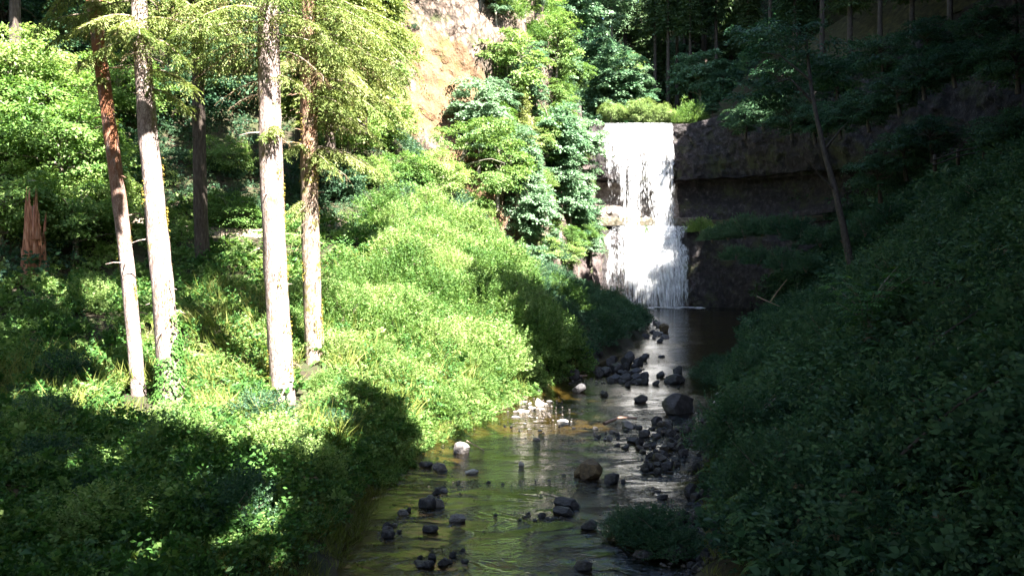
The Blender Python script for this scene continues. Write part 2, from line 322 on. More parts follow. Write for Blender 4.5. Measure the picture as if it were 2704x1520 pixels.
def fall_mat():
    m, nt, N, L = newmat('falling_water')
    tc = N.new('ShaderNodeTexCoord'); at_ = N.new('ShaderNodeAttribute'); at_.attribute_name = 'flow'
    def n(sx, sz, det, loc=0):
        mp = nd(N, 'ShaderNodeMapping', Scale=(sx, sx, sz), Location=(loc, loc, loc)); L.new(tc.outputs['Object'], mp.inputs[0])
        x = nd(N, 'ShaderNodeTexNoise', Scale=1, Detail=det, Roughness=.65); L.new(mp.outputs[0], x.inputs[0]); return x.outputs['Fac']
    a = n(3.6, .07, 4); b = n(7, .45, 5, 9)
    m1 = nd(N, 'ShaderNodeMath', _operation='MULTIPLY_ADD'); m1.inputs[1].default_value = 1.15; L.new(a, m1.inputs[0])
    m2 = nd(N, 'ShaderNodeMath', _operation='MULTIPLY'); m2.inputs[1].default_value = .42; L.new(b, m2.inputs[0]); L.new(m2.outputs[0], m1.inputs[2])
    ad = nd(N, 'ShaderNodeMath', _operation='ADD'); L.new(m1.outputs[0], ad.inputs[0]); L.new(at_.outputs['Fac'], ad.inputs[1])
    mr = nd(N, 'ShaderNodeMapRange', _clamp=True); mr.inputs[1].default_value = 1.11; mr.inputs[2].default_value = 1.58; L.new(ad.outputs[0], mr.inputs[0])
    df = nd(N, 'ShaderNodeBsdfDiffuse'); df.inputs[0].default_value = (.86, .87, .9, 1)
    tl = nd(N, 'ShaderNodeBsdfTranslucent'); tl.inputs[0].default_value = (.86, .87, .9, 1)
    mx0 = nd(N, 'ShaderNodeMixShader', Fac=.35); L.new(df.outputs[0], mx0.inputs[1]); L.new(tl.outputs[0], mx0.inputs[2])
    tp = N.new('ShaderNodeBsdfTransparent')
    mx = N.new('ShaderNodeMixShader'); L.new(mr.outputs[0], mx.inputs[0]); L.new(tp.outputs[0], mx.inputs[1]); L.new(mx0.outputs[0], mx.inputs[2])
    o = N.new('ShaderNodeOutputMaterial'); L.new(mx.outputs[0], o.inputs[0])
    return m
M['fall'] = fall_mat()
# ------------------------------------------------------------------ terrain
EY = [-60, 9, 15.6, 20.6, 26.2, 31.3, 36, 40.5, 46.4, 57.4, 70, 82, 98, 112, 124, 320]
EL = [-4.5, -3.8, -3.5, -3.6, -3.2, -1.25, .36, 1.7, 4.3, 8.3, 11.6, 14.0, 13.6, 12.6, 12.6, 12.6]
ER = [3.2, 3.3, 3.65, 4.8, 6.1, 8.2, 9.8, 11.2, 12.9, 16.0, 19.9, 24.8, 31, 36, 37, 37]
def xl(y): return np.interp(y, EY, EL)
def xr(y): return np.interp(y, EY, ER)
DL = [0, 1, 3, 6, 10, 15, 20, 30, 45, 70, 120]
TL = [(-60, [0, .8, 1.1, 1.3, 1.7, 2.4, 4, 9, 20, 42, 60]),
      (14, [0, .8, 1.1, 1.3, 1.6, 2.2, 3.5, 8, 18, 40, 60]),
      (22, [0, .8, 1.1, 1.3, 1.6, 2.0, 3.0, 7, 18, 42, 60]),
      (28, [0, .7, 1.1, 1.4, 1.6, 2.0, 2.6, 5, 16, 44, 64]),
      (36, [0, .8, 2.2, 3.2, 3.7, 4.0, 4.4, 6.5, 18, 46, 66]),
      (45, [0, 1.2, 3.2, 5.8, 7.2, 7.4, 7.6, 9.5, 22, 48, 68]),
      (52, [0, 1.0, 2.4, 4.8, 8.2, 10., 10.4, 14, 27, 52, 72]),
      (62, [0, 1, 2, 3.4, 6.2, 12, 17, 24, 34, 56, 76]),
      (80, [0, .8, 1.5, 2.6, 4.2, 7.5, 12, 30, 46, 64, 84]),
      (100, [0, .8, 1.6, 3, 6.5, 13, 24, 44, 56, 72, 90]),
      (120, [0, 1.4, 4, 9, 20, 32, 38, 48, 60, 78, 96])]
DR = [0, 1, 3, 6, 10, 15, 20, 30, 45, 70, 120]
TR = [(-60, [0, .7, 1.8, 4, 8, 13, 18, 28, 40, 52, 60]),
      (14, [0, .7, 1.8, 3.8, 6.6, 10.2, 14, 23, 38, 52, 60]),
      (45, [0, .7, 1.8, 3.8, 6.5, 10, 13.8, 22, 38, 54, 62]),
      (56, [0, .6, 1.5, 3.4, 6.2, 9.8, 13, 20, 32, 52, 62]),
      (66, [0, .5, 1.0, 2.2, 4.2, 7.5, 10.5, 15, 24, 50, 62]),
      (85, [0, .5, 1.0, 2.4, 5, 9, 13, 20, 30, 48, 62]),
      (105, [0, .6, 1.5, 4, 8, 12, 14, 22, 36, 50, 64]),
      (122, [0, 4, 10, 14, 18, 24, 30, 38, 46, 54, 66])]
def tab(T, D, y, d):
    ys = np.array([t[0] for t in T], float); A = np.array([t[1] for t in T], float)
    y = np.clip(y, ys[0], ys[-1]); k = np.clip(np.searchsorted(ys, y)-1, 0, len(ys)-2)
    f = (y-ys[k])/(ys[k+1]-ys[k]); f = f*f*(3-2*f)*.5+f*.5
    out = np.zeros_like(y)
    for i in range(len(ys)):
        w = np.where(k == i, 1-f, 0)+np.where(k+1 == i, f, 0)
        out = out+w*np.interp(d, D, A[i])
    return out
def smooth(a, b, x):
    t = np.clip((x-a)/(b-a), 0, 1); return t*t*(3-2*t)
FALLY = 124.0
def ground(x, y, rough=True):
    x = np.asarray(x, float); y = np.asarray(y, float); x, y = np.broadcast_arrays(x, y)
    wob = fbm2(x*0+3, y, .18, 3, 5)*.7+fbm2(x*0+9, y, .9, 2, 6)*.25
    dl = xl(y)-x+wob; dr = x-xr(y)+wob*.8
    zl = tab(TL, DL, y, np.maximum(dl, 0)); zr = tab(TR, DR, y, np.maximum(dr, 0))
    inside = np.minimum(-dl, -dr)
    zc = -.42*smooth(-.1, 1.6, inside)-.02
    z = np.where(dl > 0, zl, np.where(dr > 0, zr, zc))
    if rough:
        amp = np.clip(np.maximum(dl, dr)/4, .12, 1.0)
        z = z+amp*(fbm2(x, y, .22, 4, 1)*.8)+.06*fbm2(x, y, 1.3, 3, 2)
    # the plateau behind the cliff with the upper creek
    pl = 27.6+np.maximum(y-124, 0)*.0+smooth(6, 40, np.abs(x-19.5))*26+smooth(150, 230, y)*45
    pl = pl+smooth(7, 12, np.abs(x-19.5))*1.2
    back = smooth(125.5, 128.5, y+0*x)
    z = z*(1-back)+np.maximum(pl, np.where((x > 11) & (x < 28), pl, z))*back
    return z
def gz(x, y): return float(ground(np.array([x]), np.array([y]))[0])

xs = np.concatenate([np.arange(-150, -50, 5), np.arange(-50, -16, 1.0), np.arange(-16, 24, .28), np.arange(24, 60, .9), np.arange(60, 181, 5)])
ys = np.concatenate([np.arange(-60, 6, 3), np.arange(6, 50, .3), np.arange(50, 90, .6), np.arange(90, 132, .7), np.arange(132, 301, 6)])
X, Yg = np.meshgrid(xs, ys, indexing='ij')
Z = ground(X, Yg)
gme = grid_mesh('ground', np.stack([X, Yg, Z], -1))
g_o = link('ground', gme, M['ground']); tag(g_o, kind='structure')

# creek and pool surface: one closed-off sheet at water level following the banks
wy = np.concatenate([np.arange(-30, 124.2, .9), [124.6]])
wt = np.linspace(0, 1, 26)
WX = (xl(wy)-2.0)[:, None]*(1-wt)+(xr(wy)+2.0)[:, None]*wt
WY = np.repeat(wy[:, None], 26, 1)
WZ = np.zeros_like(WX)+.02
wo = link('creek_water', grid_mesh('creek_water', np.stack([WX, WY, WZ], -1)[:, ::-1]), M['water']); tag(wo, kind='structure')
# upper creek that feeds the fall
uy = np.arange(124.3, 150, 2.); ux = np.linspace(13.4, 25.6, 8)
UX, UY = np.meshgrid(ux, uy, indexing='ij')
uo = link('upper_creek_water', grid_mesh('upper_creek', np.stack([UX, UY, np.zeros_like(UX)+27.86], -1)), M['water']); tag(uo, kind='structure')

# ------------------------------------------------------------------ cliff wall
def cliff(name, path, z0, z1, nu, nz, mat, prof, seed, amp=1.0, step=1.0, blocks=True):
    path = np.array(path, float); d = np.r_[0, np.cumsum(np.linalg.norm(np.diff(path, axis=0), axis=1))]
    s = np.linspace(0, d[-1], nu)
    px = np.interp(s, d, path[:, 0]); py = np.interp(s, d, path[:, 1])
    k = np.ones(9)/9
    pxs = np.convolve(np.pad(px, 4, 'edge'), k, 'valid'); pys = np.convolve(np.pad(py, 4, 'edge'), k, 'valid')
    T = np.stack([np.gradient(pxs), np.gradient(pys)], -1); T /= np.linalg.norm(T, axis=1)[:, None]
    Nn = np.stack([T[:, 1], -T[:, 0]], -1)      # towards the viewer for a left-to-right path
    zb = np.interp(s/d[-1], *z0); zt = np.interp(s/d[-1], *z1)
    v = np.linspace(0, 1, nz)
    Zc = zb[:, None]*(1-v)+zt[:, None]*v
    S = np.repeat(s[:, None], nz, 1)
    off = prof(S, Zc, s[-1])
    q = np.stack([S*.22, Zc*.16, S*0+seed], -1)
    off = off+amp*1.3*fbm(q, 4, seed)
    if blocks:
        c = np.stack([np.floor(S*.9+fbm(q*3, 2, seed+3)*1.5), np.floor(Zc*.45+fbm(q*3, 2, seed+4)*1.2+_h(np.floor(S*.9).astype(np.int64), 0, 0, 3)), S*0], -1).astype(np.int64)
        off = off+step*(.55*_h(c[..., 0], c[..., 1], c[..., 2], seed+9))
        off = off+.22*step*fbm(np.stack([S*1.9, Zc*1.1, S*0+2], -1), 3, seed+7)
    P = np.stack([pxs[:, None]+Nn[:, 0:1]*off, pys[:, None]+Nn[:, 1:2]*off, Zc], -1)
    o = link(name, grid_mesh(name, P[:, ::-1], False), mat)
    return o, P

def prof_left(S, Zc, L):
    return -(Zc-14)*.12+smooth(.0, .12, S/L)*0
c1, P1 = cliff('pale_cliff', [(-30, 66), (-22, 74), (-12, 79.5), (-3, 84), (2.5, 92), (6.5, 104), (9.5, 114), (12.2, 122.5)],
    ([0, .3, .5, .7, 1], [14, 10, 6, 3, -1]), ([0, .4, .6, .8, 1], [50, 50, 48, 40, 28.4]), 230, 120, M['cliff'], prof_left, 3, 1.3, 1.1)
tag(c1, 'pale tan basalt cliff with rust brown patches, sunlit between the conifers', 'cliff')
def prof_up(S, Zc, L):
    rec = smooth(19.8, 19.2, Zc)*-2.2+smooth(15.4, 14, Zc)*1.0
    rec = rec+smooth(23, 19.5, Zc)*-.5
    return rec
top = ([0, .16, .25, .5, .75, 1], [28, 28, 30, 36, 40, 40])
FR = [(11.5, 123.6), (14, 124.6), (19, 125), (26, 124.8), (31, 123.6), (38, 118), (46, 109), (54, 97), (60, 84), (66, 70), (74, 56)]
c2, P2 = cliff('waterfall_cliff', FR, ([0, 1], [19, 19]), top, 300, 60, M['cliff_dark'], lambda S, Z, L: smooth(23, 19.3, Z)*-.6, 11, .45, .9)
tag(c2, 'dark blocky basalt rim the waterfall drops from, curving right into shadow', 'cliff')
ALC = lambda S, Z, L: -2.4+smooth(17.5, 13.2, Z)*1.6
c3, _ = cliff('alcove_rock', FR[:4]+[(28, 124.6)], ([0, 1], [13.2, 13.2]), ([0, 1], [19.6, 19.6]), 110, 34, M['cliff_pale'], ALC, 17, .5, .7)
tag(c3, 'crumbling pale rock band recessed behind the waterfall above the ledge', 'cliff')
c5, _ = cliff('alcove_rock', [(25.6, 124.6), (28, 124.6)]+FR[4:], ([0, 1], [13.2, 13.2]), ([0, 1], [19.6, 19.6]), 200, 34, M['cliff_dark'], ALC, 18, .5, .7)
tag(c5, 'dark shaded rock band under the overhang right of the waterfall', 'cliff')
# blocks fallen from the pale band
LW = [(11.2, 121.6), (13.5, 121.8), (19, 121.2), (25.5, 121.4), (31, 119.6), (38, 114), (46, 105), (54, 93.5), (60, 82), (66, 68), (73, 54)]
c4, P4 = cliff('lower_cliff', LW, ([0, 1], [-1, -1]), ([0, 1], [12.2, 12.2]), 280, 50, M['cliff_dark'], lambda S, Z, L: smooth(12.2, 0, Z)*1.6+.5*np.sin(np.clip(Z/12, 0, 1)*math.pi), 23, .5, .5)
tag(c4, 'wet dark lower rock face under the ledge where the fall fans out', 'cliff')
# ledge floor between lower wall and alcove
lx = np.array(LW); fx = np.array(FR)
t = np.linspace(0, 1, 90)
def along(P, t):
    d = np.r_[0, np.cumsum(np.linalg.norm(np.diff(P, axis=0), axis=1))]; d /= d[-1]
    return np.stack([np.interp(t, d, P[:, 0]), np.interp(t, d, P[:, 1])], -1)
A = along(lx, t); B = along(fx, t)
vv = np.linspace(-.25, 1.9, 12)
P = np.zeros((90, 12, 3)); P[..., :2] = A[:, None]*(1-vv[None, :, None])+B[:, None]*vv[None, :, None]
P[..., 2] = 12.15+.25*fbm(P*.8+3, 3, 8)+smooth(.5, 1.3, vv)[None]*1.2
lo = link('ledge_path', grid_mesh('ledge', P), M['soil']); tag(lo, kind='structure')
# roof of the alcove
P = np.zeros((90, 8, 3)); v8 = np.linspace(-.3, 1.9, 8)
P[..., :2] = A[:, None]*(1-v8[None, :, None])+B[:, None]*v8[None, :, None]
P[..., :2] = B[:, None]+(B-A)[:, None]*(v8[None, :, None]*.9-.05)
P[..., 2] = 19.35+.3*fbm(P*.6+7, 3, 18)
ro = link('alcove_roof', grid_mesh('alcove_roof', P), M['cliff_dark']); tag(ro, 'shaded rock underside of the overhang above the ledge path', 'cliff')
# rim cap joining cliff top to the plateau
def cap(t0, t1, n, zoff):
    tt = np.linspace(t0, t1, n); Bq = along(fx, tt); Aq = along(lx, tt); dirv = norm(Bq-Aq)
    w = np.linspace(-.8, 12, 14); Pq = np.zeros((n, 14, 3)); Pq[..., :2] = Bq[:, None]+dirv[:, None]*w[None, :, None]
    tz = np.interp(tt, *top); Pq[..., 2] = tz[:, None]+.25*fbm(Pq*.5, 3, 4)-.15+np.maximum(w-2, 0)[None]*(.0+.9*smooth(.22, .4, tt)[:, None])
    return Pq
Pq = cap(.22, 1, 70, 0)
link_ = link('rim_ground', grid_mesh('rim', Pq), M['soil']); tag(link_, kind='structure')
# parapet along the ledge
def ribbon_wall(name, P2, z0, h, th, mat, seed):
    n = len(P2); T = np.gradient(P2, axis=0); T = norm(T); Nn = np.stack([T[:, 1], -T[:, 0]], -1)
    z0 = np.broadcast_to(z0, (n,)); jit = .08*fbm(np.stack([P2[:, 0]*2, P2[:, 1]*2, P2[:, 0]*0], -1), 2, seed)
    prof = [(th/2, 0), (th/2+.02, h*.5), (th/2, h), (-th/2, h), (-th/2-.02, h*.5), (-th/2, 0)]
    P = np.zeros((n, 6, 3))
    for k, (o_, zz) in enumerate(prof):
        P[:, k, :2] = P2+Nn*(o_+jit[:, None]); P[:, k, 2] = z0+zz+(jit if zz >= h else 0)
    return link(name, grid_mesh(name, P, False), mat)
tt = np.linspace(.0, .17, 60); w1 = ribbon_wall('stone_wall', along(lx, tt)+np.array([0, .1]), 12.1, 1.25, .5, M['stonewall'], 1)
tag(w1, 'low mossy stone wall along the ledge left of and behind the falling water', 'wall')
tt = np.linspace(.25, .40, 80); w2 = ribbon_wall('stone_wall', along(lx, tt)+np.array([0, .1]), np.linspace(12.2, 13.6, 80), .8, .4, M['cliff_dark'], 2)
tag(w2, 'low stone wall edging the shaded ledge path to the right of the waterfall', 'wall')
# hillside trail on the left bank: a levelled strip set on the slope
def path_strip(pts, w):
    pts = np.array(pts, float); d = np.r_[0, np.cumsum(np.linalg.norm(np.diff(pts, axis=0), axis=1))]; s = np.linspace(0, d[-1], 70)
    c = np.stack([np.interp(s, d, pts[:, 0]), np.interp(s, d, pts[:, 1])], -1); T = norm(np.gradient(c, axis=0)); Nn = np.stack([T[:, 1], -T[:, 0]], -1)
    v = np.linspace(-1, 1, 7)*w; P = np.zeros((70, 7, 3)); P[..., :2] = c[:, None]+Nn[:, None]*v[None, :, None]
    zc = ground(c[:, 0], c[:, 1])+.25; zc = np.convolve(np.pad(zc, 4, 'edge'), np.ones(9)/9, 'valid')
    P[..., 2] = zc[:, None]-.14+.05*fbm(P*1.5, 3, 3)-np.abs(np.linspace(-1, 1, 7))[None]**4*.5
    return link('trail_path', grid_mesh('trail_path', P), M['path'])
tp_ = path_strip([(-34, 44), (-24, 45.5), (-15.2, 45.5), (-11, 47), (-8.5, 50.5), (-6, 56), (-4, 66), (0, 78), (4, 92)], .62); tag(tp_, kind='structure')

# ------------------------------------------------------------------ waterfall
def sheet(x0, x1, zt, zb, nx, nz, yf, flow, seed, name, parent=None):
    xx = np.linspace(x0, x1, nx); zz = np.linspace(zt, zb, nz)
    Xs, Zs = np.meshgrid(xx, zz, indexing='ij')
    v = (zt-Zs)/(zt-zb)
    Ys = yf(Xs, Zs, v)+.18*fbm(np.stack([Xs*1.3, Zs*.15, Xs*0+seed], -1), 3, seed)
    me = grid_mesh(name, np.stack([Xs, Ys, Zs], -1))
    a = me.attributes.new('flow', 'FLOAT', 'POINT'); a.data.foreach_set('value', flow(Xs, Zs, v).astype(np.float32).ravel())
    return link(name, me, M['fall'], parent)
def g(x, c, w): return np.exp(-((x-c)/w)**2)
def pxx(p, Y=124): return (p-512)/F*Y
wf = empty('waterfall', (19, 123, 0), label='tall white waterfall dropping over the rim in two stages to the pool', cat='waterfall'); wf.location = (0, 0, 0)
def flow_up(s):
    def f(x, z, v):
        a = .27*g(x, pxx(628), 1.6)+.35*g(x, pxx(659), 2.1+.3*v)+.16*g(x, pxx(608), 1.7)*(1-smooth(.25, .6, v))+.22*g(x, pxx(643), 2.5)*(1-smooth(.3, 1.0, v))
        a = a+.14*v*(g(x, pxx(630), 1.3)+g(x, pxx(662), 1.8))+.16*smooth(.9, 1, 1-v)
        veil = .43*smooth(pxx(599), pxx(602), x)*(1-smooth(pxx(671), pxx(674), x))*(1-.35*v-(1-smooth(pxx(610), pxx(622), x))*.45*smooth(.1, .7, v)-.42*g(x, pxx(642), .9)*smooth(.15, .6, v))
        e = fbm(np.stack([z*.35, v*0+s, v*0], -1), 3, 7)*.35; edge = smooth(pxx(600)-.1, pxx(603)+.3, x+e)*(1-smooth(pxx(670), pxx(675), x+e))
        return (np.maximum(np.minimum(a, .55), veil))*1.0*edge-.35*(1-edge)
    return f
for k in range(3):
    sheet(13.4, 25.9, 27.95, 10.6, 90, 70, (lambda x, z, v, k=k: 123.9-3.7*v**.75-.3*k-.25*k*v), flow_up(k), 31+k*5, 'falling_water', wf)
def flow_lo(x, z, v):
    a = .27+.17*g(x, pxx(630, 121), 2.0+1.2*v)+.25*g(x, pxx(664, 121), 2.4+.8*v)+.10*g(x, pxx(606, 121), .7)-.07*g(x, pxx(614, 121), .9)
    a = a+.10*g(v, .5, .3)*g(x, pxx(650, 121), 4.5)-.11*smooth(.65, 1, v)-.3*smooth(.1, 0, v)*(1-smooth(pxx(618, 121), pxx(624, 121), x))*0
    e = fbm(np.stack([z*.5, v*0, v*0], -1), 3, 9)*1.5
    return np.minimum(a, .5)-.6*smooth(pxx(680, 121)+.3*v, pxx(688, 121), x+e)-.5*smooth(pxx(608, 121)-.6*v, pxx(600, 121), x+e)
for k in range(3):
    sheet(12.6, 27.4, 12.0, .05, 100, 60, (lambda x, z, v, k=k: 119.9-2.4*v**.75-.28*k-.4*k*v-.35*np.sin(v*math.pi)), flow_lo, 71+k*5, 'cascade', wf)
# foam line where the fall meets the pool
fq = []
for k in range(1500):
    x = rng.uniform(12.8, 27.8); y = 118.0-abs(rng.normal(0, 1.0))*(1.6+math.sin(x*1.7)); r_ = rng.uniform(.05, .32)
    a = rng.uniform(0, 6.28); h_ = .05+rng.uniform(0, .03)
    fq.append([[x+r_*math.cos(a+b), y+r_*math.sin(a+b)*.6, h_] for b in (0, 1.57, 3.14, 4.71)])
M['foam'] = surf_mat('foam', [(.3, (.6, .62, .66)), (.7, (.85, .86, .9))], nscale=8)
tag(link('foam', mesh_quads('foam', np.array(fq)), M['foam']), 'white foam on the pool at the foot of the waterfall', 'foam', kind='stuff')
# ------------------------------------------------------------------ foliage building blocks
def sprigs(c, ax, ln, nl, L, W, r):
    """leafy twigs: c centre (n,3), axis, length; nl leaves alternate along each"""
    n = len(c); ax = norm(ax); up = np.array([0, 0, 1.])+.25*r.normal(size=(n, 3)); sd = norm(np.cross(ax, up)); nn = norm(np.cross(sd, ax))
    out = []
    for k in range(nl):
        t = (k+.3)/nl; s = 1 if k % 2 else -1
        p = c+ax*(ln*t)[:, None]
        d = norm(ax*.55+sd*s*1.0+r.normal(size=(n, 3))*.3-np.array([0, 0, .15]))
        nv = norm(nn+r.normal(size=(n, 3))*.45)
        out.append(leafq(p, d, nv, L*r.uniform(.6, 1.25, n)*(1-.35*t), W*r.uniform(.7, 1.2, n)*(1-.3*t)))
    return np.concatenate(out)
def shrub_q(seed, R, H, ns, nl, L, W, stems=True, spiky=.5):
    r = np.random.default_rng(seed)
    d = rdir(ns, r); d[:, 2] = np.abs(d[:, 2])*1.05-.12
    d = norm(d); lump = 1+.30*fbm(d*2.1+seed, 3, seed)+.10*r.normal(size=ns)
    rad = (r.uniform(.25, 1, ns)**.45)*lump
    c = d*np.array([R, R, H])*rad[:, None]; c[:, 2] = np.maximum(c[:, 2], .03)
    ax = d*.7+np.array([0, 0, spiky])+r.normal(size=(ns, 3))*.35
    return sprigs(c, ax, R*r.uniform(.12, .32, ns), nl, L, W, r)
def crown_q(seed, R, H, nc, nl, L, W, flat=.28, shell=.35):
    """broadleaf crown: many flattened leaf layers inside a lumpy envelope, base at z=0"""
    r = np.random.default_rng(seed); out = []
    d = rdir(nc, r); lump = 1+.28*fbm(d*1.9+seed*3, 3, seed)
    c = d*(r.uniform(0, 1, nc)**shell*lump)[:, None]*np.array([R, R, H*.5])+np.array([0, 0, H*.52])
    for k in range(nc):
        m = int(nl*r.uniform(.5, 1.4)); rc = R*r.uniform(.16, .32)
        q = r.normal(size=(m, 3))*np.array([.5, .5, flat*.5])*rc
        oc = norm(c[k]-np.array([0, 0, H*.4])); q[:, 2] -= (q[:, 0]**2+q[:, 1]**2)/rc*.35
        p = c[k]+q
        dd = norm(q*np.array([1, 1, .2])+oc*.5*rc+np.array([0, 0, -.25])*rc+r.normal(size=(m, 3))*.35*rc)
        nv = norm(np.array([0, 0, 1.])+oc*.6+r.normal(size=(m, 3))*.4)
        out.append(leafq(p, dd, nv, L*r.uniform(.6, 1.3, m), W*r.uniform(.6, 1.3, m)))
    return np.concatenate(out), c
def fern_q(seed, nf, L):
    r = np.random.default_rng(seed); out = []
    for k in range(nf):
        a = k*2*math.pi/nf+r.normal()*.25; l = L*r.uniform(.7, 1.15); tilt = r.uniform(.5, 1.0)
        t = np.linspace(.08, 1, 26); hx = t*l*math.cos(tilt*.9)*.95; z = l*(math.sin(tilt)*t*1.15-.75*t**2.3)
        path = np.stack([np.cos(a)*hx, np.sin(a)*hx, z], -1); T = norm(np.gradient(path, axis=0))
        sd = np.array([-math.sin(a), math.cos(a), 0.]); up = norm(np.cross(sd, T))*-1
        w = l*.17*np.sin(np.clip((1-t)*1.25, 0, 1)*math.pi/2)**.8*np.clip(t*5, .2, 1)
        for s in (-1, 1):
            dv = norm(sd*s+T*.45-np.array([0, 0, .15])+r.normal(size=(26, 3))*.06)
            out.append(leafq(path, dv, up+0*T, w, l*.038+0*w, .05, .1))
        out.append(leafq(path[:1]*0, path[-1:], up[:1], l*.9, .012))
    return np.concatenate(out)
def grass_q(seed, n, L, W, spread):
    r = np.random.default_rng(seed); a = r.uniform(0, 6.28, n); rr = spread*np.sqrt(r.uniform(0, 1, n))
    p = np.stack([rr*np.cos(a), rr*np.sin(a), 0*a], -1)
    d = np.stack([np.cos(a)*.45, np.sin(a)*.45, 1+0*a], -1)+r.normal(size=(n, 3))*.3
    return leafq(p, d, rdir(n, r), L*r.uniform(.5, 1.2, n), W, .05, .25)
def spruce_branch_q(seed, L, tuft=.13, dens=1.0, droop=.55, dead=False):
    """a drooping limb with hanging sprays; grows along +X from the origin"""
    r = np.random.default_rng(seed); n = int(L/.10*dens); t = np.linspace(.06, 1, n)
    ax = np.stack([t*L*.93, .12*L*np.sin(t*3+seed)*t, L*(.14*t-droop*t**2)], -1)
    Q = []; stems = [ax]
    for s in (-1, 1):
        tl = L*(.30*(1-t*.7)+.05)*r.uniform(.45, 1.25, n)
        hang = r.uniform(.5, 1.6, n)
        d0 = np.stack([.55+0*t, s*(.9+0*t), -.2+0*t], -1)+r.normal(size=(n, 3))*.22; d0 = norm(d0)
        m = 9
        for k in range(m):
            u = (k+.5)/m
            p = ax+d0*(tl*u)[:, None]; p[:, 2] -= hang*tl*u**1.7*.8
            d = d0.copy(); d[:, 2] -= hang*u*1.3; d = norm(d)
            for side in ((-1, 1) if not dead else (0,)):
                dd = norm(d+side*.75*norm(np.cross(d, [0, 0, 1.]))+r.normal(size=(n, 3))*.25)
                if dead: Q.append(leafq(p, dd, rdir(n, r), tl/m*1.7, .014, 0, .1))
                else: Q.append(leafq(p, dd, rdir(n, r)*.4+np.array([0, 0, .9]), tuft*r.uniform(.7, 1.3, n), tuft*.30, .05, .1))
    return np.concatenate(Q), ax
def fir_q(seed, R, H, tiers, per, L=.5):
    """distant conifer crown: tiers of flattened drooping sprays"""
    r = np.random.default_rng(seed); out = []
    for k in range(tiers):
        f = k/tiers; z = H*(f+.02); rad = R*(1-f)**.8*r.uniform(.75, 1.1)+.25
        for b in range(int(per*(1-.45*f))):
            a = r.uniform(0, 6.28); l = rad*r.uniform(.6, 1.15); m = max(6, int(l/L*6))
            u = r.uniform(.1, 1, m); w = (1-u)*.28*l+.12
            y = r.normal(size=m)*w*.8
            p = np.stack([u*l, y, .10*l*u-.42*l*u**2-np.abs(y)*.35], -1)
            c, s = math.cos(a), math.sin(a); p = p@np.array([[c, s, 0], [-s, c, 0], [0, 0, 1]])+np.array([0, 0, z])
            d = np.array([c, s, -.35])+r.normal(size=(m, 3))*.5
            out.append(leafq(p, d, np.array([0, 0, 1.])+r.normal(size=(m, 3))*.4, L*r.uniform(.7, 1.4, m), L*.45))
    return np.concatenate(out)
def trunk_mb(path, r0, r1, seg=12, rough=.12, seed=0, flare=.35):
    path = np.asarray(path, float); n = len(path); t = np.linspace(0, 1, n)
    rad = r0*(1-t)+r1*t; h = path[:, 2]-path[0, 2]; rad = rad+r0*flare*np.exp(-h/.7)
    mb = MB(); mb.tube(path, rad, seg, rough, seed); return mb
def dens_path(pts, n):
    pts = np.array(pts, float); d = np.r_[0, np.cumsum(np.linalg.norm(np.diff(pts, axis=0), axis=1))]
    s = np.linspace(0, d[-1], n); return np.stack([np.interp(s, d, pts[:, k]) for k in range(3)], -1)

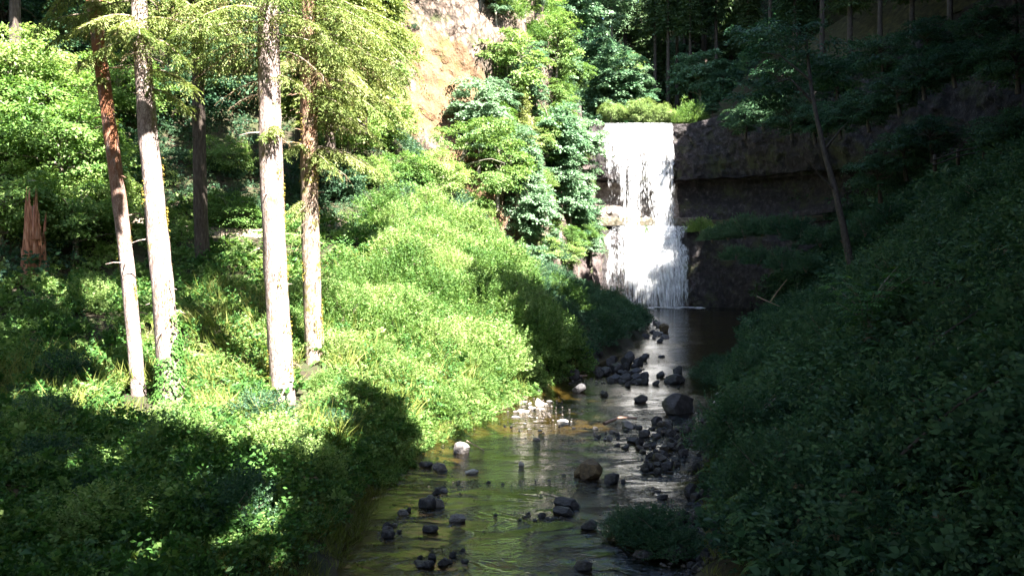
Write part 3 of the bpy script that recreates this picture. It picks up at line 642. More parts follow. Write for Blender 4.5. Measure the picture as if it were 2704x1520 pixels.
# ------------------------------------------------------------------ near spruces on the left bench
def spruce(name, base, lean, H, r0, r1, mat, branches, label, seed, crown_from=17, crown_n=60, flare=.3, moss_n=0, group=None, cat='conifer tree', stubs=12):
    """branches: (height, azimuth deg, length, kind) seen in the photo; above them a full crown"""
    x, y, z = base; t = empty(name, base, label=label, cat=cat, group=group)
    r = np.random.default_rng(seed)
    hs = np.linspace(-.5, H, 110); wob = np.stack([lean[0]*hs/14+.10*np.sin(hs*.25+seed), lean[1]*hs/14+.08*np.sin(hs*.21+2*seed), hs], -1)
    wob[:, :2] -= [np.interp(0, hs, wob[:, 0]), np.interp(0, hs, wob[:, 1])]
    rr = np.interp(hs, [0, 14, H], [r0, r1, .06]); tr_ = MB(); tr_.tube(wob, rr+r0*flare*np.exp(-np.maximum(hs, 0)/.6), 24, .13, seed)
    def pos(h): return np.array([np.interp(h, hs, wob[:, 0]), np.interp(h, hs, wob[:, 1]), h])
    Q = []; D = []; Mo = []; limb = tr_
    def add(h, az, L, kind, dens=1, tuft=.13, own=False):
        nonlocal limb
        q, ax = spruce_branch_q(int(r.integers(1e6)), L, tuft, dens, r.uniform(.38, .62), kind == 'dead')
        a = math.radians(az); R_ = np.array([[math.cos(a), math.sin(a), 0], [-math.sin(a), math.cos(a), 0], [0, 0, 1]])
        p0 = pos(h)
        if own:
            bm_ = MB(); ax_ = np.vstack([[0, 0, 0], ax]); ax_ = ax_[::4] if L > 1 else ax_
            bm_.tube(ax_@R_, np.linspace(.045, .012, len(ax_))*min(1.3, L/2.2), 6)
            bo = link('branch', bm_.mesh('branch', True), M['bark_moss'], t); bo.location = p0
            if kind == 'dead': link('dead_twigs', mesh_quads('dead_twigs', q@R_), M['dead'], bo)
            else: link('needles', mesh_quads('needles', q@R_), M['spruce'], bo)
            if kind == 'mix':
                q2, _ = spruce_branch_q(int(r.integers(1e6)), L*.8, tuft, dens*.7, .6, True); q2[..., 2] -= .05
                link('dead_twigs', mesh_quads('dead_twigs', q2@R_), M['dead'], bo)
            return
        (D if kind == 'dead' else Q).append(q@R_+p0)
        limb.tube(np.vstack([[0, 0, 0], ax])[::4 if L > 1 else 1]@R_+p0, np.linspace(.05, .012, len(np.vstack([[0, 0, 0], ax])[::4 if L > 1 else 1]))*min(1.4, L/2.2), 5)
        if kind == 'mix':
            q2, _ = spruce_branch_q(int(r.integers(1e6)), L*.8, tuft, dens*.7, .5, True); q2[..., 2] -= .05; D.append(q2@R_+p0)
            # curtains of moss and dead twigs under the limb
    for b in branches: add(*b, dens=1.15, own=True)
    for k in range(crown_n):
        f = (k+r.random())/crown_n; h = crown_from+(H-crown_from-.5)*f
        add(h, r.uniform(0, 360), (1-f)**.7*4.2*r.uniform(.7, 1.1)+.5, 'green', .55, .26)
    for k in range(stubs):
        h = r.uniform(2, 14); a = r.uniform(0, 6.28); l = r.uniform(.15, .7); p0 = pos(h); d = np.array([math.cos(a), math.sin(a), r.uniform(-.4, .3)])
        limb.tube([p0, p0+d*(l*.5+r1*1.2), p0+d*(l+r1*1.2)+[0, 0, -.1*l]], [.03, .02, .008], 5)
    for k in range(moss_n):
        h = r.uniform(.5, 14); a = r.uniform(-1.3, 1.3) if r.random() < .7 else r.uniform(0, 6.28); rad = np.interp(h, hs, rr)
        m = 26; aa = a+r.normal(size=m)*.22; hh = h+r.normal(size=m)*.28
        pp = np.stack([np.cos(aa)*rad, np.sin(aa)*rad, hh], -1)+np.array([pos(h)[0], pos(h)[1], 0])
        Mo.append(leafq(pp, np.stack([np.cos(aa), np.sin(aa), -.9+0*aa], -1)+r.normal(size=(m, 3))*.3, rdir(m, r), .09, .035))
    if Q: link('crown', mesh_quads('crown', np.concatenate(Q)), M['spruce'], t)
    if D: link('dead_twigs', mesh_quads('dead_twigs', np.concatenate(D)), M['dead'], t)
    if Mo: link('moss', mesh_quads('moss', np.concatenate(Mo)), M['moss'], t)['kind'] = 'stuff'
    link('trunk', tr_.mesh('trunk', True), mat, t)
    return t, pos
def base_at(px, Y, sink=.15):
    x = (px-512)/F*Y; return (x, Y, gz(x, Y)-sink)
B1 = base_at(139, 27.6); B2 = base_at(172, 27); B3 = base_at(283, 28); B4 = base_at(315, 31.5); B5 = base_at(203, 41)
# azimuth 0 = +X (right), 270 = towards the bridge, 180 = left
br1 = [(12.6, 200, 1.6, 'green'), (11.6, 250, 1.2, 'green'), (13.2, 185, 2.0, 'mix'), (12.0, 330, .9, 'green'), (13.6, 300, 1.3, 'green'), (11.0, 285, .8, 'green'), (10.8, 200, .9, 'dead'), (14.2, 160, 2.2, 'mix'), (14.5, 20, 2.0, 'green'), (9.4, 190, .7, 'dead')]
spruce('spruce_tree', B1, (-1.55, .2), 30, .24, .22, M['bark_red'], br1, 'slender left-leaning spruce with reddish upper bark, leftmost of the near trunks', 101, 18.5, 34, .1, 8)
br2 = [(13.0, 230, 2.2, 'mix'), (12.5, 300, 2.3, 'mix'), (12.2, 330, 2.6, 'green'), (11.8, 265, 1.4, 'dead'), (12.8, 270, 1.9, 'mix'), (13.0, 345, 2.6, 'green'), (11.2, 340, 2.4, 'green'), (11.6, 320, 1.9, 'dead'), (13.6, 190, 2.2, 'green'), (13.9, 350, 3.2, 'mix'), (12.2, 210, 1.6, 'green'), (10.6, 350, 1.8, 'green'), (14.2, 250, 2.4, 'mix'), (11.4, 220, 1.2, 'dead')]
spruce('spruce_tree', B2, (-1.0, .2), 32, .39, .26, M['bark_pale'], br2, 'thick pale-barked spruce with ivy climbing its foot, second near trunk from the left', 102, 19, 34, .22, 14)
br3 = [(13.4, 200, 3.4, 'mix'), (12.6, 190, 2.6, 'dead'), (13.0, 215, 3.2, 'green'), (12.2, 182, 2.4, 'mix'), (11.4, 186, 1.7, 'dead'), (10.9, 195, 1.4, 'dead'), (13.8, 225, 3.6, 'green'), (9.6, 275, 1.0, 'mix'), (9.8, 310, 1.0, 'green'), (9.4, 330, 1.1, 'dead'), (13.6, 340, 2.4, 'mix'), (12.4, 345, 2.2, 'dead'), (13.0, 20, 2.8, 'green'), (11.6, 350, 1.5, 'green'), (12.7, 175, 3.3, 'mix'), (14.4, 190, 4.0, 'mix'), (14.2, 300, 2.8, 'green'), (14.6, 350, 3.6, 'green')]
spruce('spruce_tree', B3, (-.5, .1), 34, .42, .36, M['bark_pale'], br3, 'stout near-white sunlit spruce trunk, tallest and brightest of the near trees', 103, 19.5, 36, .12, 20)
br4 = [(8.2, 320, 1.9, 'mix'), (8.4, 350, 2.5, 'green'), (7.9, 340, 1.9, 'dead'), (8.6, 240, 1.5, 'green'), (8.5, 5, 3.0, 'green'), (6.4, 230, .9, 'green'), (6.2, 255, .9, 'dead'), (5.6, 250, .8, 'dead'), (6.0, 220, .9, 'mix'), (5.2, 245, .7, 'dead'),
       (10.4, 330, 2.4, 'mix'), (10.8, 350, 3.4, 'mix'), (11.3, 300, 2.2, 'dead'), (11.2, 10, 4.0, 'green'), (12.0, 330, 3.6, 'mix'), (12.4, 355, 4.2, 'mix'), (12.8, 315, 2.6, 'green'), (13.0, 20, 4.2, 'green'), (13.4, 345, 4.6, 'green'), (11.8, 230, 2.0, 'mix'), (10.9, 280, 1.5, 'dead'), (13.8, 330, 4.0, 'mix'), (14.2, 5, 4.6, 'green'), (9.5, 355, 2.0, 'dead'), (9.9, 20, 3.0, 'mix')]
spruce('spruce_tree', B4, (-.36, .1), 30, .36, .31, M['bark_moss'], br4, 'mossy spruce with shaggy drooping low branches, rightmost near trunk beside the stout white one', 104, 18, 40, .15, 40, stubs=26)
br5 = [(12, 300, 2, 'green'), (10.5, 340, 1.6, 'green'), (11.4, 230, 1.5, 'mix'), (8.3, 250, 1.2, 'green')]
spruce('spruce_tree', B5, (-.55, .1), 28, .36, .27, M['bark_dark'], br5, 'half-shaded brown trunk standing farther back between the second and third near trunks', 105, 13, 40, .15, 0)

# ivy round the foot of the thick spruce and over the bench
Q = []
r = np.random.default_rng(55)
for k in range(900):
    h = abs(r.normal(0, 1.1)); a = r.uniform(-2.8, .9) if h > .9 else r.uniform(0, 6.28)
    if h > 1.6: a = r.uniform(-.9, .2)
    rad = .42+.28*math.exp(-h/.5)
    p = np.array([[B2[0]+math.cos(a)*rad-h*.07, B2[1]+math.sin(a)*rad, B2[2]+h+.1]])
    Q.append(leafq(p, np.array([[math.cos(a)*.6, math.sin(a)*.6, -.8]])+r.normal(size=(1, 3))*.3, np.array([[math.cos(a), math.sin(a), .5]]), r.uniform(.08, .15), r.uniform(.08, .13)))
for k in range(9):
    a0 = -.6+.15*k
tag(link('ivy', mesh_quads('ivy', np.concatenate(Q)), M['ivy']), 'green ivy climbing the foot of the thick pale spruce', 'ivy')

# broken snag at far left
sx, sy, szz = base_at(35, 37.5)
sn = empty('tree_stump', (sx, sy, szz), label='broken red-brown rotten snag with a jagged splintered top, far left', cat='tree stump')
mb = MB(); seg = 44; JAG = np.random.default_rng(4).uniform(.62, 1.08, 44); JAG2 = np.random.default_rng(6).uniform(-1, 1, 44); a = np.arange(seg)*2*math.pi/seg; n = 34; P = np.zeros((n, seg, 3))
for i in range(n):
    f = i/(n-1); rad = .50*(1-.25*f)*(1+.14*np.sin(a*3+1)+.09*np.sin(a*7+i*.05))*(1+.35*math.exp(-f*4))
    topz = 4.3*(.62+.38*np.cos(a-4.4))*JAG+.35
    rad = rad*(1+.10*JAG2*(1-.3*f))
    P[i, :, 0] = rad*np.cos(a)-.05*f+.1*f*f; P[i, :, 1] = rad*np.sin(a); P[i, :, 2] = f*topz-.3
idx = np.arange(n*seg).reshape(n, seg); j = np.roll(idx, -1, 1)
mb.add(P, np.stack([idx[:-1], j[:-1], j[1:], idx[1:]], -1).reshape(-1, 4))
for k in range(16):
    aa = 3.1+k*.17; x0, y0 = .38*math.cos(aa), .38*math.sin(aa)
    mb.tube([[x0, y0, 2.2], [x0*.97, y0*.97, 3.3+.5*math.sin(k*9)], [x0*.9, y0*.9, 3.9+.8*math.sin(k*5)]], [.08, .05, .006], 5)
for k in range(12):
    aa = rng.uniform(0, 6.28); x0, y0 = .5*math.cos(aa), .5*math.sin(aa); h = rng.uniform(.2, 2.6)
    mb.tube([[x0, y0, h], [x0*1.06, y0*1.06, h+.5], [x0*1.16, y0*1.16, h+.9]], [.07, .05, .008], 5)
link('trunk', mb.mesh('snag', False), M['rotten'], sn)
Q = fern_q(3, 9, .7); Q = Q+np.array([.1, -.6, 1.2]); link('fern', mesh_quads('snag_fern', Q), M['fern'], sn)

# ------------------------------------------------------------------ tree and shrub kinds, copied below
def make_tree(kind, seed, R, H, mat, nc, nl, L, W, trunk_h, bark, **kw):
    t = empty(kind, (0, 0, -500))
    q, cc = crown_q(seed, R, H, nc, nl, L, W, **kw); q[..., 2] += trunk_h; cc = cc+np.array([0, 0, trunk_h])
    r = np.random.default_rng(seed); mb = MB(); Ht = trunk_h+H*.75
    tp = np.stack([.25*np.sin(np.linspace(0, 2, 14)+seed), .2*np.sin(np.linspace(0, 3, 14)), np.linspace(-.6, Ht, 14)], -1)*np.array([R/3, R/3, 1])
    mb.tube(tp, np.linspace(.055*R+.06, .03, 14), 9, .12, seed)
    for k in range(0, len(cc), max(1, len(cc)//16)):
        h = min(cc[k][2]*.72, Ht*.9); h = max(h, trunk_h*.6); p0 = np.array([np.interp(h, tp[:, 2], tp[:, 0]), np.interp(h, tp[:, 2], tp[:, 1]), h])
        mid = (p0+cc[k])/2+np.array([0, 0, .12*R])+r.normal(size=3)*.08*R
        mb.tube(dens_path([p0, mid, cc[k]], 6), np.linspace(.025*R, .01, 6), 5)
    link('trunk', mb.mesh(kind+'_trunk', True), bark, t); link('crown', mesh_quads(kind+'_crown', q), mat, t)
    return t
def make_fir(seed, R, H, th, mat=None, tiers=30, per=16, L=.5):
    t = empty('fir_tree', (0, 0, -500)); q = fir_q(seed, R, H-th, tiers, per, L); q[..., 2] += th
    mb = MB(); mb.tube(np.stack([0*np.linspace(0, 1, 16), 0*np.linspace(0, 1, 16), np.linspace(-1, H, 16)], -1), np.linspace(.42, .04, 16), 8, .1, seed)
    r = np.random.default_rng(seed)
    for k in range(26):
        h = r.uniform(2, th+2); a = r.uniform(0, 6.28); l = r.uniform(.6, 2.0); d = np.array([math.cos(a), math.sin(a), -.25]); mb.tube([[0, 0, h], d*l*.6+[0, 0, h], d*l+[0, 0, h-.3*l]], [.035, .02, .006], 4)
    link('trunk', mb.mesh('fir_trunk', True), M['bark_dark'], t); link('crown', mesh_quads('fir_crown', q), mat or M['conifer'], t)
    return t
def make_shrub(kind, seed, R, H, ns, mat, L=.11, W=.06, nl=8, spiky=.5):
    t = empty(kind, (0, 0, -500)); q = shrub_q(seed, R, H, ns, nl, L, W, spiky=spiky)
    r = np.random.default_rng(seed); mb = MB()
    for k in range(12):
        a = r.uniform(0, 6.28); e = np.array([math.cos(a)*R*.7, math.sin(a)*R*.7, H*r.uniform(.5, .95)])
        mb.tube(dens_path([[0, 0, -.2], e*np.array([.35, .35, .6]), e], 6), np.linspace(.03, .006, 6), 5)
    link('stems', mb.mesh(kind+'_stems', True), M['bark_moss'], t); link('foliage', mesh_quads(kind+'_foliage', q), mat, t)
    return t
K = {}
K['mapA'] = make_tree('maple_tree', 201, 3.6, 6.4, M['maple'], 62, 150, .34, .27, 2.2, M['bark_grey'])
K['mapB'] = make_tree('maple_tree', 202, 3.2, 7.8, M['maple'], 70, 140, .32, .25, 2.0, M['bark_grey'])
K['mapY'] = make_tree('maple_tree', 203, 3.6, 5.0, M['maple_yellow'], 60, 150, .27, .18, 2.0, M['bark_grey'], flat=.2)
K['mapG'] = make_tree('alder_tree', 204, 3.4, 8.5, M['maple_yellow'], 84, 130, .26, .18, 2.5, M['bark_grey'], flat=.35)
K['vine'] = make_tree('vine_maple', 205, 2.9, 3.6, M['shrub'], 90, 150, .16, .12, .8, M['bark_grey'], flat=.3)
K['vinD'] = make_tree('vine_maple', 206, 2.6, 3.4, M['shrub_shade_tone'], 78, 120, .17, .13, .3, M['bark_dark'], flat=.25)
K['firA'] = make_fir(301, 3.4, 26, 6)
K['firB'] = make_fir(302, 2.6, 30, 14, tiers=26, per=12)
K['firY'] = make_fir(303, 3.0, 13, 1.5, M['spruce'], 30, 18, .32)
for k in range(4): K['shr%d' % k] = make_shrub('shrub', 400+k, 1.25, 1.15+.2*k, 1050, M['shrub'], .12, .062, 8, .8)
for k in range(3): K['shd%d' % k] = make_shrub('shrub', 420+k, 1.3, 1.1+.2*k, 850, M['shrub_shade_tone'], .12, .07, 8, .6)
K['wil'] = make_tree('willow_shrub', 440, 2.3, 3.6, M['willow'], 90, 130, .22, .08, .1, M['bark_grey'], flat=.6)
_used = set()
def put(kind, x, y, z=None, s=1.0, label=None, cat=None, group=None, rz=None, sink=.1):
    z = (gz(x, y)-sink) if z is None else z; rz = random.uniform(0, 6.28) if rz is None else rz
    if kind not in _used:
        _used.add(kind); o = K[kind]; o.location = (x, y, z); o.rotation_euler = (0, 0, rz); o.scale = (s,)*3 if not isinstance(s, tuple) else s
        return tag(o, label, cat, group)
    return copy_tree(K[kind], (x, y, z), rz, s, label, cat, group)
# ------------------------------------------------------------------ trees on and behind the cliff
def putp(kind, px, py, Y, s, label, cat, group=None, rz=None):
    x, y, z = at(px, py, Y); return put(kind, x, y, z, s, label, cat, group, rz)
T_ = [
 # kind, px, py(base of trunk), Y, scale, label
 ('mapY', 505, 112, 96, 1.25, 'yellow-green maple high on the cliff right of the pale rock face'),
 ('firY', 520, 160, 97, .75, 'brownish shaggy young conifer on the cliff right of the pale rock'),
 ('mapB', 478, 168, 92, .95, 'airy yellow-green maple leaning over the right edge of the pale rock'),
 ('mapA', 548, 192, 101, 1.35, 'large blue-green maple left of the waterfall rim'),
 ('mapA', 578, 178, 106, 1.0, 'blue-green maple touching the left edge of the waterfall rim'),
 ('mapB', 515, 205, 92, .9, 'blue-green maple in the middle of the wooded cliff slope'),
 ('mapB', 558, 232, 98, 1.05, 'blue-green maple hanging beside the pale rock band left of the fall'),
 ('mapY', 500, 205, 84, 1.0, 'low spreading yellow-green maple below the blue-green ones'),
 ('mapA', 528, 252, 88, .95, 'blue-green maple above the tan rock outcrop left of the waterfall'),
 ('mapA', 530, 290, 86, .62, 'small blue-green tree on the tan rock at the foot of the wooded slope'),
 ('mapY', 566, 275, 100, .62, 'pale bushy tree over the yellow-lit rock corner beside the fall'),
 ('mapB', 548, 303, 92, .42, 'small green tree at the foot of the yellow-lit rock corner'),
 ('mapG', 556, 95, 122, 1.0, 'bright green alder above the wooded cliff, top centre'),
 ('mapG', 543, 60, 128, 1.1, 'bright green alder at the top edge, left of the blue-green grove'),
 ('mapA', 590, 92, 140, 1.35, 'big blue-green maple behind the waterfall rim on the left'),
 ('mapB', 600, 108, 136, .85, 'dark green maple just above the left corner of the rim'),
 ('mapY', 625, 90, 144, 1.0, 'light green spreading tree behind the willow above the fall'),
 ('mapB', 638, 112, 140, .8, 'green maple directly above the middle of the fall behind the willow'),
 ('mapA', 580, 30, 160, 1.3, 'blue-green maple at the top edge above the left rim'),
 ('mapA', 572, 48, 150, 1.5, 'large green maple closing the gap at the top edge left of centre'), ('mapB', 592, 52, 165, 1.7, 'very tall green maple at the top edge above the left rim'), ('mapB', 612, 40, 158, 1.2, 'tall green maple at the top edge above the fall'),
 ('mapG', 660, 30, 175, 1.1, 'sunlit green tree in the gap between the dark fir trunks'),
 ('mapG', 384, 118, 62, .72, 'leafy green tree at the left edge of the pale cliff, upper part'),
 ('mapG', 374, 172, 60, .55, 'leafy green tree at the left edge of the pale cliff, lower part'),
 ('mapB', 372, 60, 64, .7, 'green tree at the top edge left of the pale cliff'),
 ('mapA', 470, 148, 88, .5, 'grey-green small tree growing from the rust-brown rock patch'),
]
from mathutils.bvhtree import BVHTree
_cv = np.concatenate([np.array([v.co[:] for v in c.data.vertices]) for c in (c1, c2, c3, c4)]); _cf = []; _n = 0
for c in (c1, c2, c3, c4):
    _cf += [[_n+i for i in p.vertices] for p in c.data.polygons]; _n += len(c.data.vertices)
CB = BVHTree.FromPolygons([tuple(v) for v in _cv], _cf)
def cliff_depth(px, py):
    d = Vector(((px-512)/F, 1, (HY-py)/F)); h = CB.ray_cast(Vector((0, 0, HC)), d.normalized())
    return h[0].y if h[0] else None
for k, px, py, Y, s, lb in T_:
    dd = cliff_depth(px, py-15)
    if dd and Y < 125: Y = min(Y, dd-.8*s)
    putp(k, px, py, Y, s, lb, 'tree')
# smaller growth rooted all over the right part of the cliff
def on_cliff(n, P_, s0, s1, z0, z1, kinds, a, b, label, cat, group, seed, out=.5):
    r = np.random.default_rng(seed); nu = P_.shape[0]; got = 0
    for _ in range(n*20):
        if got >= n: break
        i = int(r.uniform(s0, s1)*(nu-1)); p = P_[i, int(r.integers(P_.shape[1]))]
        if not z0 < p[2] < z1: continue
        s = r.uniform(a, b); got += 1; dv = norm(-p*np.array([1, 1, 0]))*out*s
        put(kinds[int(r.integers(len(kinds)))], p[0]+dv[0], p[1]+dv[1], p[2]-1.2*s, s, label, cat, group)
on_cliff(68, P1, .47, .9, 6, 46, ['mapA', 'mapB', 'vine', 'mapY'], .42, .8, 'leafy tree clinging to the wooded cliff between the pale rock and the waterfall', 'tree', 'trees clinging to the wooded cliff', 61)
on_cliff(32, P1, .5, .9, 3, 40, ['shr0', 'shr1', 'shd0', 'shd2'], 1.2, 2.2, 'bush rooted on the wooded cliff between the pale rock and the waterfall', 'shrub', 'bushes on the wooded cliff', 62, .2)
on_cliff(16, P1, .0, .3, 12, 46, ['mapG', 'vine'], .5, .8, 'leafy tree clinging to the left flank of the pale cliff', 'tree', 'trees on the left flank of the pale cliff', 63)
on_cliff(7, P1, .3, .46, 24, 44, ['shr1', 'shd0'], .5, .9, 'tuft of green growing on the pale cliff face', 'shrub', 'tufts on the pale cliff', 64, .1)
# leaning mossy tree before the cliff
def curved_tree(name, pts, r0, r1, bark, label, limbs, crowns, mat, seed, leaf=.2):
    b = np.array(pts[0]); t = empty(name, tuple(b), label=label, cat='tree'); p = dens_path(np.array(pts)-b, 26); p[1:-1] += .06*fbm(p[1:-1]*1.5+seed, 2, seed)[:, None]
    mb = MB(); mb.tube(p, np.linspace(r0, r1, 26), 10, .15, seed)
    for l in limbs: q = dens_path(np.array(l)-b, 12); mb.tube(q, np.linspace(r1*.9+.02, .015, 12), 6, .1, seed)
    link('trunk', mb.mesh(name+'_trunk', True), bark, t)
    if crowns:
        Q = []
        for i, (c, R, H) in enumerate(crowns):
            q, _ = crown_q(seed+i, R, H, 22, 110, leaf, leaf*.7); Q.append(q+np.array(c)-b-np.array([0, 0, H/2]))
        link('crown', mesh_quads(name+'_crown', np.concatenate(Q)), mat, t)
    return t
curved_tree('mossy_maple', [at(440, 268, 66), at(446, 225, 66), at(452, 190, 66.5), at(462, 160, 67), at(467, 142, 67)], .36, .14, M['bark_grey'],
    'leaning mossy maple with a pale bent trunk standing before the cliff slope', [[at(452, 190, 66.5), at(468, 164, 65), at(490, 158, 64), at(505, 163, 64)], [at(454, 180, 66.5), at(440, 172, 65), at(428, 178, 65)]],
    [(at(460, 140, 66), 2.6, 2.8), (at(490, 130, 65), 2.4, 2.0), (at(448, 172, 65), 2.0, 2.2), (at(500, 178, 66), 2.4, 2.2), (at(470, 205, 66), 1.9, 1.9)], M['maple_yellow'], 610, .2)
curved_tree('bare_tree', [at(852, 272, 54), at(843, 225, 55), at(835, 190, 56), at(824, 150, 57), at(812, 95, 58), at(806, 40, 59)], .26, .10, M['bark_dark'],
    'thin bare leaning trunk standing in the shade on the right slope', [[at(835, 190, 56), at(822, 178, 56), at(812, 165, 56)], [at(815, 105, 58), at(790, 78, 58), at(765, 85, 58)], [at(810, 80, 58), at(780, 55, 58), at(760, 52, 58)], [at(824, 150, 57), at(840, 130, 57), at(850, 120, 57)]],
    [(at(770, 90, 60), 3.2, 2.2), (at(800, 45, 60), 3.6, 2.6), (at(835, 70, 62), 3.0, 2.4), (at(760, 35, 60), 3.2, 2.4)], M['shrub_shade_tone'], 640, .25)
# leaning thin second stem of the bare trunk and fallen sticks in the dark pool corner
def stick(name, pts, r, mat, label, cat='branch'):
    b = np.array(pts[0]); mb = MB(); mb.tube(dens_path(np.array(pts)-b, 10), np.linspace(r, r*.5, 10), 6, .15, 3, True)
    o = link(name, mb.mesh(name, True), mat); o.location = tuple(b); return tag(o, label, cat)
stick('fallen_branch', [at(770, 302, 76), at(779, 289, 75), at(787, 279, 74)], .07, M['wood'], 'pale stick leaning up out of the shaded pool edge on the right')
stick('fallen_branch', [at(757, 296, 80), at(768, 301, 78), at(780, 306, 76)], .05, M['wood'], 'thin stick lying low across the shaded pool edge on the right')

# willow and shrubs on the rim
for px, py, Y, s, lb in [(626, 124, 129.5, .8, 'low willow scrub between the left and middle clumps over the fall'), (652, 124, 127.6, .7, 'small pale willow clump right of the middle over the fall'), (676, 125, 128, .55, 'small willow clump at the right edge of the fall'), (612, 122, 127.8, .95, 'yellow-green willow scrub above the left half of the fall'), (640, 123, 128.6, 1.15, 'yellow-green willow scrub above the middle of the fall'), (661, 123, 128.0, .9, 'yellow-green willow scrub above the right half of the fall')]:
    putp('wil', px, py, Y, s, lb, 'shrub', 'willow scrub along the waterfall rim')
putp('shr1', 682, 124, 128, 1.7, 'deep green shrub right of the willow scrub on the rim', 'shrub')
putp('shr2', 693, 122, 128, 2.0, 'sunlit green shrub at the right end of the waterfall rim', 'shrub')
putp('shr0', 700, 232, 119.4, 1.7, 'bright green sunlit bush on the ledge right of the fall', 'shrub')
putp('shr3', 646, 233, 119.6, .6, 'small green tuft on the ledge between the two streams of water', 'shrub')

for k, t_ in enumerate(np.linspace(.40, .86, 17)):
    q_ = along(lx, np.array([t_]))[0]; put('shd%d' % (k % 3), q_[0], q_[1]+.3, 11.6+t_*2.2, 1.5+.4*math.sin(k*2.1), 'dark shrub growing over the ledge edge on the shaded right-hand cliff', 'shrub', 'shrubs over the shaded ledge edge')
# firs behind the rim: dark trunks with gaps
for i, (px, py, Y, s, k) in enumerate([(655, 105, 150, 1.0, 'firB'), (668, 112, 146, 1.05, 'firB'), (677, 108, 152, 1.1, 'firB'), (690, 112, 143, 1.0, 'firB'), (703, 104, 155, 1.2, 'firB'), (716, 106, 145, 1.1, 'firB'), (731, 92, 150, 1.1, 'firA'),
        (648, 100, 165, 1.2, 'firA'), (695, 96, 170, 1.3, 'firA'), (748, 80, 140, 1.0, 'firA'), (770, 70, 130, 1.0, 'firB'), (795, 60, 125, 1.0, 'firA'), (822, 52, 118, .95, 'firB'), (560, 60, 170, 1.2, 'firA'), (530, 40, 165, 1.3, 'firA'), (625, 70, 178, 1.3, 'firA'), (850, 50, 110, 1, 'firA'), (880, 46, 104, .9, 'firB'), (912, 40, 98, .9, 'firA'), (950, 38, 90, .85, 'firB'), (985, 30, 84, .8, 'firA'), (1015, 30, 80, .8, 'firB')]):
    putp(k, px, py, Y, s, 'dark fir standing in the shaded forest behind the waterfall rim' if px < 740 else 'dark fir in the deep shade above the right-hand cliff', 'conifer tree',
         'firs behind the waterfall rim' if px < 740 else 'firs above the right-hand cliff')
# shaded broadleaf masses on the right cliff top and slope
rr_ = np.random.default_rng(77)
for i, (px, py, Y, s, k) in enumerate([(712, 108, 124, .5, 'vinD'), (728, 122, 119, .6, 'vinD'), (745, 128, 113, 1.1, 'vinD'), (722, 84, 132, .9, 'vinD'), (765, 120, 108, 1.2, 'vinD'), (790, 128, 103, 1.3, 'vinD'), (815, 132, 99, 1.2, 'vinD'), (842, 128, 94, 1.2, 'vinD'), (870, 120, 89, 1.2, 'vinD'), (898, 104, 84, 1.1, 'vinD'), (925, 88, 79, 1.1, 'vinD'), (955, 76, 74, 1.0, 'vinD'), (985, 70, 71, 1.0, 'vinD'), (1015, 80, 66, 1.1, 'vinD'), (780, 92, 110, 1.4, 'vinD'), (835, 92, 98, 1.4, 'vinD'), (880, 72, 90, 1.3, 'vinD'), (930, 55, 82, 1.2, 'vinD'), (985, 40, 76, 1.1, 'vinD'),
        (1005, 150, 58, .9, 'vinD'), (930, 150, 66, .9, 'vinD'), (905, 168, 68, 1.0, 'vinD'), (878, 190, 70, 1.0, 'vinD')]):
    putp(k, px, py+6, Y, s, 'dark vine maple hanging over the shaded right-hand cliff', 'tree', 'vine maples over the shaded cliff')
for i, (px, py, Y, s) in enumerate([(712, 232, 113, 1.5), (728, 230, 110, 1.7), (745, 228, 107, 1.8), (762, 226, 104, 1.8), (780, 226, 101, 1.7), (800, 232, 97, 1.7), (820, 236, 93, 1.6), (842, 232, 87, 1.5), (865, 226, 82, 1.4), (735, 252, 104, 1.5), (758, 256, 99, 1.5), (782, 260, 95, 1.5), (806, 262, 90, 1.4), (888, 215, 77, 1.4)]):
    putp('shd%d' % (i % 3), px, py+8, Y, s, 'dark shrub draping the shaded slope below the right-hand ledge path', 'shrub', 'shrubs below the shaded ledge')

r = np.random.default_rng(88)
for k in range(64):
    x = r.uniform(-20, 130); y = r.uniform(132, 215)
    if x < 45 and y < 150: continue
    put('firA' if k % 3 else 'firB', x, y, None, r.uniform(1.0, 1.5), 'fir of the dense forest on the hill behind the waterfall', 'conifer tree', 'firs of the forest behind the falls')
for k in range(34):
    x = r.uniform(-95, -30); y = r.uniform(58, 120)
    put('firA', x, y, None, r.uniform(.9, 1.3), 'fir on the steep forested slope at the upper left', 'conifer tree', 'firs on the upper left slope')
for k in range(22):
    x = r.uniform(0, 70); y = r.uniform(134, 170)
    put(['mapA', 'mapB', 'mapG'][k % 3], x, y, None, r.uniform(1.1, 1.6), 'broadleaf tree under the firs behind the waterfall', 'tree', 'broadleaf trees behind the falls')
for k, (px, py, Y, s) in enumerate([(5, 60, 52, 1.3), (35, 45, 56, 1.5), (75, 40, 60, 1.6), (20, 15, 62, 1.7), (110, 95, 55, 1.2), (60, 70, 54, 1.2)]):
    putp('vinD', px, py, Y, s, 'dark leafy tree in the shade of the upper left corner', 'tree', 'dark trees of the upper left corner')
put('firB', (15-512)/F*49, 49, None, .95, 'dark fir trunk rising at the upper left corner above the vine maples', 'conifer tree')
